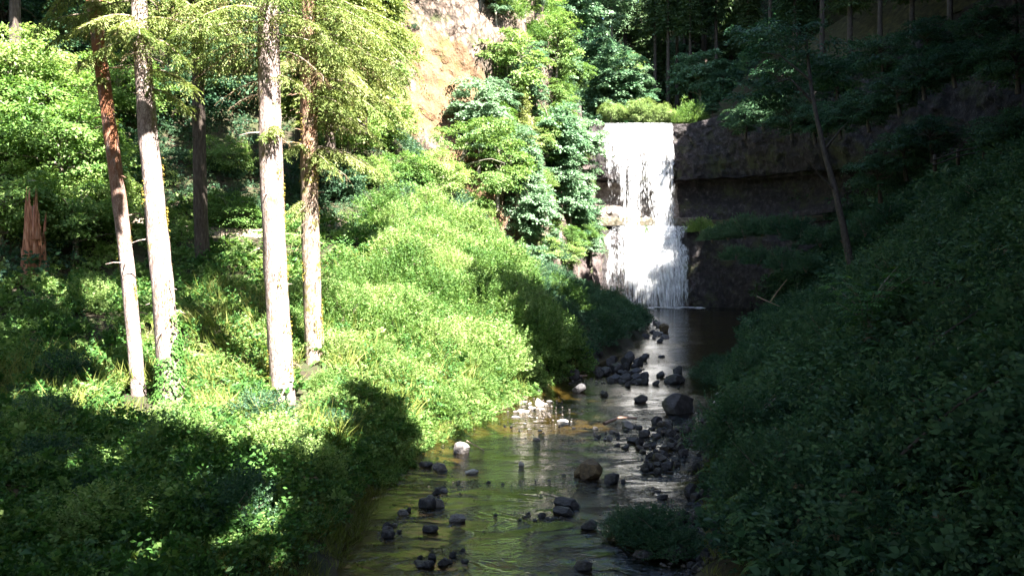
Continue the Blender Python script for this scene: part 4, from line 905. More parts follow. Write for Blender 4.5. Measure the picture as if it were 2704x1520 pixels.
# ------------------------------------------------------------------ left hillside trees and bushes
L_ = [
 ('vine', 18, 190, 44, 1.35, 'bright green vine maple at the left edge, upper'), ('vine', 62, 205, 43, 1.2, 'bright green vine maple left of the leaning spruce'),
 ('vine', 8, 255, 40, 1.05, 'bright green vine maple at the left edge beside the snag'), ('vine', 70, 262, 40.5, .95, 'bright green vine maple just right of the snag'),
 ('vine', 100, 235, 43, .8, 'small bright vine maple touching the leaning spruce trunk'),
 ('vine', 233, 240, 46, .62, 'sunlit vine maple between the back trunk and the stout white trunk'), ('vine', 150, 210, 50, .7, 'vine maple in the gap between the two leftmost near trunks'),
 ('vine', 225, 185, 52, .7, 'dappled vine maple above the trail between the trunks'), ('vine', 120, 130, 52, 1.1, 'dappled vine maple high behind the leaning spruce'),
 ('vinD', 180, 150, 56, 1.5, 'dark vine maple behind the second near trunk'), ('vinD', 240, 120, 58, 1.6, 'dark vine maple behind the stout white trunk'), ('vinD', 70, 90, 58, 1.8, 'dark vine maple at top left behind the bright ones'),
 ('vinD', 210, 80, 62, 1.8, 'dark vine maple near the top between the trunks'), ('vinD', 130, 60, 62, 1.7, 'dark vine maple at the top behind the leaning spruce'), ('vinD', 330, 205, 52, .9, 'dark vine maple beside the mossy spruce above the trail'),
 ('vine', 345, 160, 56, .9, 'yellow-green vine maple right of the mossy spruce'), ('vine', 378, 150, 60, 1.0, 'yellow-green vine maple below the pale cliff, left'), ('vine', 402, 208, 58, .9, 'yellow-green vine maple below the rust-brown rock'),
 ('vine', 432, 205, 60, .9, 'yellow-green vine maple left of the leaning mossy maple'), ('vine', 370, 195, 55, .6, 'round pale bush beside the bright patch of trail'), ('vine', 415, 196, 66, .85, 'yellow-green vine maple at the foot of the pale cliff'), ('vine', 470, 235, 66, .7, 'small vine maple at the foot of the leaning mossy maple'),
 ('vine', 480, 262, 72, .55, 'small vine maple on the tan rock right of the leaning maple'),
]
L_ += [('vine', 10, 118, 45.5, 1.15, 'bright vine maple in front of the trunk at the upper left corner'), ('vine', 48, 150, 46, 1.1, 'bright vine maple below the dark upper left corner')]
for k, px, py, Y, s, lb in L_: putp(k, px, py, Y, s, lb, 'tree')
for i, (px, Y, s) in enumerate([(8, 58, 1.0), (28, 66, 1.2), (95, 66, 1.1), (160, 64, 1.1), (225, 66, 1.1), (262, 60, .9), (330, 64, .8), (120, 74, 1.3), (200, 76, 1.3), (290, 76, 1.1), (50, 80, 1.3), (355, 72, 1.0)]):
    x = (px-512)/F*Y; put('firB' if i % 3 else 'firA', x, Y, None, s, 'dark fir in the shadowed forest behind the near trunks', 'conifer tree', 'firs on the hillside behind the near trunks')
for i, (px, py, Y, s) in enumerate([(330, 140, 46, .75), (362, 120, 50, .85), (345, 75, 48, .8), (300, 130, 50, .7), (385, 70, 58, .8)]):
    putp('firY', px, py, Y, s, ['shaggy yellow-green conifer just right of the mossy spruce', 'shaggy yellow-green conifer left of the pale cliff', 'yellow-green conifer near the top edge right of the mossy spruce', 'yellow-green conifer behind the mossy spruce', 'yellow-green conifer at the top edge left of the pale cliff'][i], 'conifer tree')

# shrubs of the sunlit spur, the shaded apron behind it and the bench
def scatter_shrubs(n, reg, kinds, s0, s1, label, group, seed, md=.95, cat='shrub'):
    r = np.random.default_rng(seed); got = []
    for _ in range(n*60):
        if len(got) >= n: break
        x, y = reg(r)
        if x is None or (cat == 'shrub' and any(abs(x-b[0]) < 1.4 and b[1]-4 < y < b[1]+.5 for b in (B1, B2, B3))): continue
        if any((x-a)**2+(y-b)**2 < md*md for a, b in got): continue
        got.append((x, y)); s = r.uniform(s0, s1)
        put(kinds[int(r.integers(len(kinds)))], x, y, None, (s, s, s*r.uniform(.8, 1.15)), label, cat, group)
def reg_band(y0, y1, d0, d1, side='L'):
    def f(r):
        y = r.uniform(y0, y1); d = r.uniform(d0, d1); return ((xl(y)-d) if side == 'L' else (xr(y)+d)), y
    return f
S = ['shr0', 'shr1', 'shr2', 'shr3']; D_ = ['shd0', 'shd1', 'shd2']
scatter_shrubs(62, reg_band(35, 47, .9, 9.5), S, .7, 1.35, 'bright sunlit shrub crowding the spur between the near trunks and the creek', 'shrubs on the sunlit spur', 1, 1.0)
scatter_shrubs(30, reg_band(47, 60, 4, 13), S, .9, 1.4, 'sunlit shrub on the upper slope below the cliff left of the leaning maple', 'shrubs on the upper sunlit slope', 2, 1.3)
scatter_shrubs(50, reg_band(50, 84, .9, 12), D_, .75, 1.15, 'dark green shrub in the shaded thicket between the spur and the pool', 'shrubs of the shaded thicket', 3, 1.25)
scatter_shrubs(18, reg_band(84, 112, .9, 9), D_, .8, 1.25, 'dark green shrub on the low point beside the pool', 'shrubs beside the pool', 4, 1.6)
scatter_shrubs(18, reg_band(27, 35, .9, 6), S, .45, .8, 'low bright shrub at the foot of the spur beside the creek', 'low shrubs by the creek', 5, .9)
scatter_shrubs(24, reg_band(14, 27, 1.4, 13), S+D_, .45, .85, 'low green shrub on the shaded foreground bench', 'shrubs on the foreground bench', 6, 1.1)
scatter_shrubs(12, reg_band(30, 40, 9, 26), S, .5, .9, 'low shrub on the bench behind the near trunks', 'shrubs behind the near trunks', 7, 1.4)
scatter_shrubs(30, reg_band(15, 60, 1.0, 20, 'R'), D_, .7, 1.4, 'dark shrub on the shaded right bank', 'shrubs on the right bank', 8, 1.4)
x_, y_ = (715-512)/F*48, 48.
for i, (px, py, s) in enumerate([(712, 378, .8), (728, 384, .8), (741, 372, .9), (722, 366, .7)]):
    Y = 6*F/(py-266); put(D_[i % 3], (px-512)/F*Y, Y, .0, (s*1.3, s, s*.8), 'dark bush trailing over the water at the bend of the right bank', 'shrub', 'bushes at the bend of the right bank')

# ------------------------------------------------------------------ ferns, elder and island plants
K['fern0'] = empty('fern', (0, 0, -500)); link('fronds', mesh_quads('fern_fronds', fern_q(5, 13, .95)), M['fern'], K['fern0'])
K['fern1'] = empty('fern', (0, 0, -500)); link('fronds', mesh_quads('fern_fronds', fern_q(6, 11, 1.1)), M['fern'], K['fern1'])
scatter_shrubs(70, reg_band(8.5, 19, .8, 9, 'R'), ['fern0', 'fern1'], .7, 1.15, 'dark sword fern on the shaded right bank in the foreground', 'ferns on the right bank', 11, .6, 'fern')
scatter_shrubs(50, reg_band(19, 40, .8, 14, 'R'), ['fern0', 'fern1'], .8, 1.2, 'sword fern on the shaded right slope farther up the creek', 'ferns on the right slope', 12, .9, 'fern')
scatter_shrubs(45, reg_band(21, 36, .9, 13), ['fern0', 'fern1'], .5, .9, 'sunlit fern on the bench among the near trunks', 'ferns on the bench', 13, .8, 'fern')
scatter_shrubs(30, reg_band(33, 44, .6, 9), ['fern0', 'fern1'], .6, 1., 'fern on the bright spur beside the creek', 'ferns on the spur', 14, .8, 'fern')
# big-leaved elder on the right slope
el = empty('elder_shrub', (0, 0, 0), label='large-leaved elder with layered pale leaves in the middle of the right bank', cat='shrub')
Yb = 26.; xb = (868-512)/F*Yb; zb = gz(xb, Yb); el.location = (xb, Yb, zb); r = np.random.default_rng(9); mb = MB(); Q = []
for k in range(16):
    a = r.uniform(0, 6.28); l = r.uniform(.8, 2.0); e = np.array([math.cos(a)*l*.75, math.sin(a)*l*.6, r.uniform(1.1, 2.6)])
    p = dens_path([[0, 0, -.1], e*np.array([.3, .3, .7]), e], 8); mb.tube(p, np.linspace(.03, .008, 8), 5)
    for j in range(3, 8):
        for s in (-1, 1):
            aa = a+s*1.2+r.normal()*.3; dd = np.array([math.cos(aa), math.sin(aa), -.1])
            c = p[j]+dd*np.linspace(.08, .5, 5)[:, None]
            for q in (-1, 1): Q.append(leafq(c, dd*.6+q*np.array([-dd[1], dd[0], 0])+np.array([0, 0, -.25]), np.array([[0, 0, 1.]])+r.normal(size=(5, 3))*.2, r.uniform(.16, .24), .07))
link('stems', mb.mesh('elder_stems', True), M['bark_grey'], el); link('foliage', mesh_quads('elder_leaves', np.concatenate(Q)), M['ivy'], el)
# ------------------------------------------------------------------ rocks in the creek
import bmesh
def rock_mesh(seed, sub=3, ang=.35):
    bm = bmesh.new(); bmesh.ops.create_icosphere(bm, subdivisions=sub, radius=1)
    r = np.random.default_rng(seed); V = np.array([v.co[:] for v in bm.verts])
    for k in range(15):                                   # chisel flat faces
        n = rdir(1, r)[0]; d = r.uniform(.5, .86); h = V@n-d; V = V-np.where(h > 0, h, 0)[:, None]*n*.97
    V = V*(1+.13*fbm(V*1.6+seed, 3, seed))[:, None]+norm(V)*(.035*fbm(V*6+seed, 3, seed+5))[:, None]
    for v, c in zip(bm.verts, V): v.co = c
    me = bpy.data.meshes.new('rock'); bm.to_mesh(me); bm.free()
    me.polygons.foreach_set('use_smooth', [False]*len(me.polygons)); return me
RK = {}
for mn in ('rock_dark', 'rock_grey', 'rock_pale', 'rock_brown', 'rock_wet'):
    RK[mn] = []
    for k in range(4 if mn != 'rock_dark' else 6):
        me = rock_mesh(700+k+10*len(RK), 4 if k < 2 else 3); me.materials.append(M[mn]); RK[mn].append(me)
rrng = np.random.default_rng(21)
def rock_px(dx, dy, w, h, mat, label=None, group=None, var=None, rz=None):
    """dx,dy: waterline centre in the 2576-wide view of the photo; w,h visible size there"""
    px, py = dx/2.5156, dy/2.5156; Y = 6*F/(py-HY); sx = w/2.5156/F*Y/2; hz = h/2.5156/F*Y
    return rock((px-512)/F*Y, Y, .0, sx, hz, mat, label, group, var, rz)
def rock(x, y, z, sx, hz, mat, label=None, group=None, var=None, rz=None, name='rock'):
    ms = RK[mat]; me = ms[int(rrng.integers(len(ms)))] if var is None else ms[var % len(ms)]
    o = bpy.data.objects.new(name, me); COL.objects.link(o)
    sz = hz*.72; o.location = (x, y, z+hz*.28); o.scale = (sx*1.08, sx*rrng.uniform(.75, 1.0), sz)
    o.rotation_euler = (0, 0, rrng.uniform(-.5, .5) if rz is None else rz)
    return tag(o, label, 'rock', group)
BIG = [
 (1705, 1036, 86, 52, 'rock_dark', 'largest dark domed boulder in the creek, near the right bank'),
 (1485, 1200, 72, 50, 'rock_brown', 'golden-brown boulder with a pale log behind it'),
 (1458, 1196, 36, 30, 'rock_brown', 'tilted brown slab leaning on the left of the golden-brown boulder'),
 (1540, 1212, 46, 28, 'rock_dark', 'dark angular rock just right of the golden-brown boulder'),
 (1568, 1214, 16, 12, 'rock_dark', 'small dark stone right of the dark angular rock by the log'),
 (1163, 1138, 46, 36, 'rock_grey', 'blocky grey boulder in the green-reflecting water near the left bank'),
 (1106, 1180, 46, 26, 'rock_grey', 'pale-topped square rock near the left bank below the blocky one'),
 (1072, 1172, 40, 16, 'rock_dark', 'flat dark rock at the left bank beside the square rock'),
 (1187, 1190, 42, 12, 'rock_pale', 'flat white stone shaped like a dish in the near creek'),
 (1310, 1170, 18, 13, 'rock_pale', 'small round white stone alone in mid-creek'),
 (1075, 1276, 46, 34, 'rock_dark', 'rounded dark half of the split boulder in the left foreground'),
 (1102, 1272, 40, 30, 'rock_grey', 'pinkish half of the split boulder in the left foreground'),
 (1153, 1310, 48, 24, 'rock_grey', 'smooth egg-shaped grey rock below the split boulder'),
 (1083, 1336, 42, 22, 'rock_dark', 'low bluish dark rock in the left foreground water'),
 (1427, 1274, 82, 30, 'rock_dark', 'wide flat dark boulder in the centre foreground'),
 (1418, 1292, 66, 24, 'rock_dark', 'dark boulder overlapping below the wide flat one'),
 (1363, 1300, 24, 14, 'rock_dark', 'small dark stone left of the paired flat boulders'),
 (1478, 1328, 50, 24, 'rock_dark', 'dark rock between the paired flat boulders and the island bush'),
 (1470, 1430, 56, 28, 'rock_dark', 'dark pointed rock alone near the bottom edge of the creek'),
 (1521, 996, 25, 18, 'rock_dark', 'small round dark rock left of the pointed one in mid-creek'),
 (1608, 1010, 42, 20, 'rock_dark', 'low pointed dark rock left of the largest boulder'),
 (1455, 986, 36, 26, 'rock_dark', 'dark square rock in the shadow below the thicket'),
 (1415, 1067, 36, 14, 'rock_pale', 'pale wedge-shaped stone in the sunlit shallows'),
 (1355, 1020, 30, 20, 'rock_pale', 'chunky white rock at the sunlit gravel point'),
 (1314, 1036, 32, 9, 'rock_pale', 'flat white slab at the sunlit gravel point'),
 (1350, 1106, 24, 9, 'rock_grey', 'flat grey stone in the sunlit shallows'),
 (1578, 915, 36, 38, 'rock_dark', 'tall dark block at the left bank of the upper creek'),
 (1606, 917, 27, 19, 'rock_dark', 'rounded dark rock touching the tall block in the bright water'),
 (1627, 896, 15, 9, 'rock_dark', 'little dark stone upstream of the rounded rock in the bright water'),
 (1664, 898, 20, 7, 'rock_dark', 'low dark stone in the middle of the bright water'),
 (1671, 833, 26, 21, 'rock_brown', 'brown rounded rock at the tip of the green point by the pool'),
 (1652, 843, 22, 16, 'rock_grey', 'grey rock below the brown one at the tip of the point'),
 (1625, 818, 20, 18, 'rock_dark', 'dark rock at the grassy tip of the point'),
 (1592, 962, 22, 14, 'rock_dark', 'dark rock in the stone line across the upper creek, leftmost'),
 (1626, 944, 16, 13, 'rock_dark', 'dark upright rock in the stone line across the upper creek'),
 (1660, 948, 24, 19, 'rock_dark', 'dark cubic rock in the stone line across the upper creek'),
 (1697, 962, 56, 26, 'rock_dark', 'broad dark boulder at the right end of the stone line'),
 (1706, 942, 30, 26, 'rock_dark', 'dark boulder stacked behind the broad one in the stone line'),
 (1578, 1074, 44, 17, 'rock_grey', 'low brownish rock in mid-creek below the pointed one'),
 (1608, 1078, 18, 11, 'rock_dark', 'small dark stone right of the low brownish rock'),
 (1652, 1064, 32, 20, 'rock_dark', 'jagged dark rock above the stone heap'),
 (1680, 1066, 18, 11, 'rock_dark', 'small dark stone right of the jagged rock'),
 (1641, 1080, 22, 9, 'rock_dark', 'small low stone below the jagged rock'),
 (1600, 1112, 52, 16, 'rock_dark', 'long flat rock at the left edge of the stone heap'),
 (1668, 1253, 36, 14, 'rock_dark', 'flat dark rock in the rippled water upstream of the island bush'),
 (1655, 1236, 18, 6, 'rock_dark', 'thin dark stone upstream of the flat rock near the island bush'),
 (1140, 1400, 24, 18, 'rock_dark', 'round dark rock near the bottom edge, right of the stone chain'),
 (1112, 1420, 34, 20, 'rock_dark', 'dark rock at the right end of the bottom-left stone chain'),
 (1060, 1420, 50, 14, 'rock_dark', 'long low rock at the left end of the bottom-left stone chain'),
 (1806, 1018, 40, 12, 'rock_pale', 'long pale stone at the edge of the right bank'),
 (1812, 992, 24, 10, 'rock_grey', 'pale flat stone above the long one on the right bank edge'),
]
for b in BIG: rock_px(*b)
def cluster(n, fn, mats, w0, w1, label, group, seed, z=0.0, hf=(.5, .9)):
    global rrng
    rrng = np.random.default_rng(seed)
    for k in range(n):
        dx, dy = fn(rrng); py = dy/2.5156; Y = 6*F/(py-HY); x = (dx/2.5156-512)/F*Y
        w = rrng.uniform(w0, w1); mt = mats[int(rrng.integers(len(mats)))]
        zz = max(gz(x, Y), 0)+z
        rock(x, Y, zz, w/2, w*rrng.uniform(*hf), mt, label, group)
def box_(a, b, c, d): return lambda r: (r.uniform(a, b), r.uniform(c, d))
def blob_(cx, cy, sx, sy): return lambda r: (cx+r.normal()*sx, cy+r.normal()*sy)
cluster(62, blob_(1672, 1120, 44, 30), ['rock_dark', 'rock_dark', 'rock_wet'], .14, .42, 'dark cobble in the heap of stones near the right bank', 'cobbles of the dark heap', 1, .0, (.5, .9))
cluster(10, blob_(1650, 1178, 34, 10), ['rock_dark'], .15, .4, 'dark cobble in the loose tail below the heap', 'cobbles below the dark heap', 2)
cluster(14, blob_(1530, 1098, 32, 9), ['rock_grey', 'rock_dark'], .10, .28, 'small grey stone in the shallow bar left of the heap', 'stones of the shallow bar', 3)
cluster(22, blob_(1335, 1015, 26, 15), ['rock_pale', 'rock_grey'], .12, .38, 'pale stone on the sunlit gravel point at the left bank', 'pale stones of the gravel point', 4, 0, (.22, .4))
cluster(16, blob_(1370, 1068, 50, 16), ['rock_pale', 'rock_grey'], .08, .22, 'small pale stone in the shallows off the gravel point', 'pale stones in the shallows', 5, 0, (.22, .4))
cluster(26, lambda r: (1380+r.uniform(0, 240), 965-r.uniform(0, 1)*55-r.uniform(0, 12)), ['rock_dark'], .3, .9, 'dark stone along the foot of the shaded thicket', 'stones along the shaded thicket', 6)
cluster(12, blob_(1650, 965, 45, 8), ['rock_dark'], .25, .5, 'small dark stone in the line across the upper creek', 'stones in the line across the creek', 7)
for k in range(16):
    x = rrng.uniform(11.8, 18.2) if k < 12 else rrng.uniform(18.5, 24.5); h = rrng.uniform(.5, 1.3)
    rock(x, 123.1+rrng.uniform(-.3, .9), 12.9+rrng.uniform(0, 1.5), h*.8, h, 'rock_pale', 'pale fallen block on the sunlit ledge behind the stone wall and the fall', 'fallen blocks on the ledge')
cluster(12, blob_(1650, 830, 14, 12), ['rock_dark', 'rock_grey'], .4, .9, 'stone at the tip of the green point', 'stones at the tip of the point', 8)
cluster(34, lambda r: (1690+r.uniform(-25, 110)+(r.uniform(0, 1))*60, r.uniform(1290, 1440)), ['rock_dark'], .12, .4, 'dark cobble on the shaded gravel bank at lower right', 'cobbles on the lower right bank', 9)
cluster(18, lambda r: (1770+r.normal()*22, r.uniform(1060, 1290)), ['rock_dark'], .15, .5, 'dark cobble along the edge of the right bank', 'cobbles along the right bank', 10)
cluster(16, lambda r: ((lambda t: (960+t*420+r.normal()*16, 1345-t*300+r.normal()*10))(r.uniform(0, .45))), ['rock_dark', 'rock_grey'], .1, .35, 'stone along the muddy edge of the left bank', 'stones along the left bank', 11)
def chain(r):
    t = r.uniform(0, 1); return (1100+t*320+r.normal()*8, 1375-105*t+25*math.sin(t*9)+r.normal()*5)
cluster(18, chain, ['rock_dark'], .06, .2, 'small dark stone breaking the surface in the foreground riffle', 'stones of the foreground riffle', 12, -.03, (.4, .7))
cluster(10, lambda r: (r.uniform(1150, 1460), 1215+r.normal()*7), ['rock_dark'], .06, .18, 'small dark stone breaking the surface in the middle riffle', 'stones of the middle riffle', 13, -.03, (.4, .7))
cluster(8, blob_(1060, 1415, 40, 8), ['rock_dark'], .1, .25, 'small stone in the chain at the bottom left of the creek', 'stones of the bottom left chain', 14)
# the finest stones are gravel
gm = MB(); gr_ = np.random.default_rng(5); gv = np.array([v.co[:] for v in rock_mesh(990, 1).vertices])
_tmp = rock_mesh(991, 1); gv = np.array([v.co[:] for v in _tmp.vertices]); gf = np.array([[*p.vertices, p.vertices[2]] for p in _tmp.polygons])
def gravel(n, fn, w0, w1, zf=0.0):
    for k in range(n):
        dx, dy = fn(gr_); Y = 6*F/(dy/2.5156-HY); x = (dx/2.5156-512)/F*Y; w = gr_.uniform(w0, w1)
        a = gr_.uniform(0, 6.28); R_ = np.array([[math.cos(a), math.sin(a), 0], [-math.sin(a), math.cos(a), 0], [0, 0, 1]])
        gm.add((gv*[w/2, w*.38, w*gr_.uniform(.2, .4)])@R_+[x, Y, max(gz(x, Y), -.02)+zf], gf)
gravel(150, lambda r: ((lambda t: (960+t*420+r.normal()*16, 1345-t*300+r.normal()*10))(r.uniform(0, .45))), .06, .2)
gravel(240, chain, .05, .16, -.01)
gravel(170, lambda r: (r.uniform(1150, 1470), 1215+r.normal()*9), .04, .13, -.01)
gravel(160, lambda r: (r.uniform(1200, 1560), 1105+r.normal()*10), .04, .13, -.01)
gravel(160, blob_(1355, 1030, 40, 22), .05, .2, .02)
gravel(350, lambda r: (1700+r.uniform(-40, 160), r.uniform(1280, 1445)), .05, .2, .02)
gravel(200, lambda r: (1775+r.normal()*25, r.uniform(1030, 1290)), .06, .25, .02)
gravel(420, lambda r: ((lambda py: ((512+F*(xl(6*F/(py-HY))+r.uniform(.03, .97)*(xr(6*F/(py-HY))-xl(6*F/(py-HY))))/(6*F/(py-HY)))*2.5156, py*2.5156))(r.uniform(330, 575))), .05, .24, -.02)
gravel(120, blob_(1672, 1122, 50, 35), .06, .18, .02)
gravel(140, lambda r: (1390+r.uniform(0, 240), 968-r.uniform(0, 60)), .1, .35, .02)
tag(link('gravel', gm.mesh('gravel'), M['rock_wet']), 'small dark stones and gravel along the creek edges and riffles', 'gravel', kind='stuff')
# driftwood
stick('driftwood_log', [(*[(1520/2.5156-512)/F*29.9, 29.9], .16), ((1560/2.5156-512)/F*31, 31, .19), ((1602/2.5156-512)/F*31.3, 31.3, .1)], .075, M['wood'], 'pinkish driftwood log running right from behind the golden-brown boulder', 'log')
stick('driftwood_log', [(at(467, 447, 27.2)[0], 27.2, .1), (at(484, 452, 26)[0], 26.2, .02)], .03, M['wood'], 'thin driftwood stick beside the blocky grey boulder', 'branch')
stick('fallen_branch', [at(565, 376, 44.5), (at(587, 381, 43.5)[0], 43.5, .1)], .08, M['wood'], 'pale branch lying at the waterline under the shaded thicket', 'branch')

# island of dark rock with plants in the lower right of the creek
ip = []
for k, (dx, dy, w, h) in enumerate([(1600, 1345, 70, 34), (1650, 1372, 80, 46), (1690, 1400, 70, 36), (1560, 1330, 40, 18), (1620, 1400, 60, 22)]):
    rock_px(dx, dy, w, h, 'rock_dark', ['dark rock under the left end of the island bush', 'largest dark rock under the island bush', 'dark rock under the right end of the island bush', 'small rock at the upstream tip of the island bush', 'low wet rock below the island bush'][k])
for k, (dx, dy, s) in enumerate([(1585, 1318, .48), (1625, 1335, .55), (1660, 1352, .6), (1692, 1368, .5)]):
    px, py = dx/2.5156, (dy+22)/2.5156; Y = 6*F/(py-HY)
    put(D_[k % 3], (px-512)/F*Y, Y, .05, (s, s, s*.8), ['small bush at the upstream end of the rocky islet', 'bush in the middle of the rocky islet, left part', 'largest bush of the rocky islet', 'bush at the right end of the rocky islet'][k], 'shrub')

# wooden railing by the dark recess at upper right
rl = empty('wooden_railing', at(960, 158, 60), label='short wooden post-and-rail railing beside the dark cave at upper right', cat='railing')
b = np.array(at(960, 158, 60))
def rp(px, py, Y=60): return np.array(at(px, py, Y))-b
for px, py in [(935, 164), (958, 158), (984, 153)]:
    mb = MB(); p = rp(px, py); mb.box(p+[0, 0, .1], (.2, .2, 1.25)); link('post', mb.mesh('post'), M['bark_dark'], rl)
for dz in (.25, .62):
    mb = MB(); mb.tube([rp(932, 166)+[0, -.12, dz-.2], rp(958, 158)+[0, -.12, dz-.1], rp(992, 151)+[0, -.12, dz-.1]], [.06, .06, .06], 6); link('rail', mb.mesh('rail'), M['bark_dark'], rl)

# ------------------------------------------------------------------ undergrowth: nobody could count it
def undergrowth(name, n, samp, temps, mat, smin, smax, seed, ground_off=0.0, hill=0.0):
    r = np.random.default_rng(seed); XY = samp(r, n); hid = np.zeros(len(XY), bool)
    for b in (B1, B2, B3, B4): hid |= (np.abs(XY[:, 0]-b[0]*XY[:, 1]/b[1]) < .8) & (XY[:, 1] > b[1]-4.6) & (XY[:, 1] < b[1]-.1)
    XY = XY[~hid]; x, y = XY[:, 0], XY[:, 1]
    z = ground(x, y)+ground_off
    if hill: z = z+hill*np.clip(.35+fbm2(x, y, .45, 3, 40)*1.1, 0, 1)
    rz = r.uniform(0, 6.28, len(x)); s = r.uniform(smin, smax, len(x))*np.clip(1+(np.hypot(x, y)-25)/70, .8, 2.2); ti = r.integers(0, len(temps), len(x)); out = []
    for k, T in enumerate(temps):
        m = np.where(ti == k)[0]
        if not len(m): continue
        c, sn_ = np.cos(rz[m]), np.sin(rz[m]); R = np.zeros((len(m), 3, 3)); R[:, 0, 0] = c; R[:, 0, 1] = sn_; R[:, 1, 0] = -sn_; R[:, 1, 1] = c; R[:, 2, 2] = 1
        Qk = np.einsum('qvi,mij->mqvj', T, R)*s[m][:, None, None, None]+np.stack([x[m], y[m], z[m]], -1)[:, None, None]
        out.append(Qk.reshape(-1, 4, 3))
    o = link(name, mesh_quads(name, np.concatenate(out)), mat); o['kind'] = 'stuff'; return o
def samp_side(side, y0, y1, d0, d1, near=.8, ytr=True):
    def f(r, n):
        u = r.uniform(0, 1, n*3); y = y0*(y1/y0)**u if near else r.uniform(y0, y1, n*3); d = d0+(d1-d0)*r.uniform(0, 1, n*3)
        x = xl(y)-d if side == 'L' else xr(y)+d
        ok = (np.abs(x/y) < .82)
        # keep the trail clear
        ok &= ~((y > 43.6) & (y < 46.4) & (x < -13.4) & (x > -16.8)) & ~((np.abs(y-50.5) < 1.1) & (np.abs(x+8.4) < 1.1))
        return np.stack([x, y], -1)[ok][:n]
    return f
lowT = [shrub_q(500+k, .42, .40, 30, 5, .10, .055, spiky=.9) for k in range(4)]
ivyT = [shrub_q(510+k, .40, .22, 34, 4, .085, .075, spiky=.3) for k in range(3)]
tallT = []
for k in range(3):
    r_ = np.random.default_rng(560+k); c_ = r_.normal(size=(7, 3))*[.16, .16, 0]; tallT.append(sprigs(c_, np.array([0, 0, 1.])+r_.normal(size=(7, 3))*.22, r_.uniform(.5, 1.0, 7), 10, .15, .075, r_))
bigT = [shrub_q(570+k, .45, .5, 22, 6, .17, .11, spiky=1.0) for k in range(3)]
grT = [grass_q(520+k, 26, .50, .016, .16) for k in range(3)]
fernT = [fern_q(530+k, 7, .55)[::1] for k in range(2)]
tag(undergrowth('ground_cover', 2800, samp_side('L', 11, 48, .5, 24), lowT+ivyT+bigT, M['shrub'], .5, 1.4, 31, 0, .45), 'leafy bramble ground cover over the left bank', 'ground cover')
tag(undergrowth('ground_cover', 1500, samp_side('L', 11, 27, .4, 16), ivyT, M['ivy'], .8, 1.2, 32, .05, .45), 'low ivy ground cover on the foreground bench', 'ground cover')
tag(undergrowth('tall_herbs', 800, samp_side('L', 11, 48, .5, 20), tallT+bigT, M['ivy'], .7, 1.3, 51, .1, .45), 'upright nettle-like stalks above the ground cover of the left bank', 'herbs')
tag(undergrowth('grass', 480, samp_side('L', 22, 42, 1, 15), [g_*[1.7, 1.7, 1.5] for g_ in grT], M['grass'], .7, 1.2, 52, .1, .4), 'tall pale grass sprays among the near trunks', 'grass')
tag(undergrowth('tall_herbs', 1500, samp_side('R', 8.5, 60, .5, 28), tallT+bigT, M['shrub_shade_tone'], .8, 1.6, 53, .1, .5), 'upright leafy stalks on the shaded right bank', 'herbs')
tag(undergrowth('bank_plants', 420, samp_side('L', 22, 48, -.15, 1.1), lowT+bigT, M['shrub'], .5, 1.0, 54), 'leafy plants hanging over the edge of the left bank', 'ground cover')
tag(undergrowth('grass', 1500, samp_side('L', 11, 46, -.1, 4), grT, M['grass'], .6, 1.1, 33), 'long green grass along the left bank', 'grass')
tag(undergrowth('ground_cover', 4200, samp_side('L', 46, 118, .4, 60), lowT, M['shrub_shade_tone'], .9, 1.4, 34, 0, .3), 'green undergrowth on the far left slopes', 'ground cover')
tag(undergrowth('ground_cover', 4200, samp_side('R', 8.5, 66, .5, 30), lowT+ivyT, M['shrub_shade_tone'], .7, 1.3, 35, 0, .5), 'dark leafy undergrowth on the shaded right bank', 'ground cover')
tag(undergrowth('fern_cover', 1100, samp_side('R', 8.5, 50, .5, 22), fernT, M['fern'], .9, 2.0, 36, .1, .4), 'small ferns through the undergrowth of the right bank', 'ground cover')
tag(undergrowth('grass', 500, samp_side('R', 9, 50, .0, 3), grT, M['grass'], .5, .9, 37), 'thin grass along the right waterline', 'grass')
tag(undergrowth('ground_cover', 900, samp_side('R', 66, 118, .3, 20), lowT, M['shrub_shade_tone'], 1.0, 1.6, 38, 0, .4), 'dark undergrowth below the right-hand cliff', 'ground cover')
def samp_box(x0, x1, y0, y1):
    return lambda r, n: np.stack([r.uniform(x0, x1, n), r.uniform(y0, y1, n)], -1)
tag(undergrowth('ground_cover', 3000, samp_box(-60, 130, 130, 225), [t_*1.6 for t_ in lowT], M['shrub_shade_tone'], 1.2, 2.2, 39, 0, .6), 'forest undergrowth on the hill behind the waterfall', 'ground cover')
tag(undergrowth('ground_cover', 1500, samp_box(-90, -22, 36, 110), [t_*1.5 for t_ in lowT], M['shrub_shade_tone'], 1.1, 2.0, 40, 0, .6), 'forest undergrowth on the steep upper left slope', 'ground cover')
tag(undergrowth('ground_cover', 2600, samp_box(36, 118, 48, 130), [t_*1.7 for t_ in lowT], M['shrub_shade_tone'], 1.3, 2.3, 60, 0, .6), 'dark undergrowth on the forested slope above the right-hand cliff', 'ground cover')
tag(undergrowth('dead_fern', 130, samp_side('R', 9, 45, 1, 18), fernT, M['dead'], .7, 1.3, 61, .2, .4), 'brown dead fern fronds scattered on the right bank', 'dead ferns')
tag(undergrowth('dead_fern', 70, samp_side('L', 14, 44, 1, 18), fernT, M['dead'], .6, 1.1, 62, .15, .4), 'brown dead fern fronds scattered on the left bank', 'dead ferns')
r = np.random.default_rng(70)
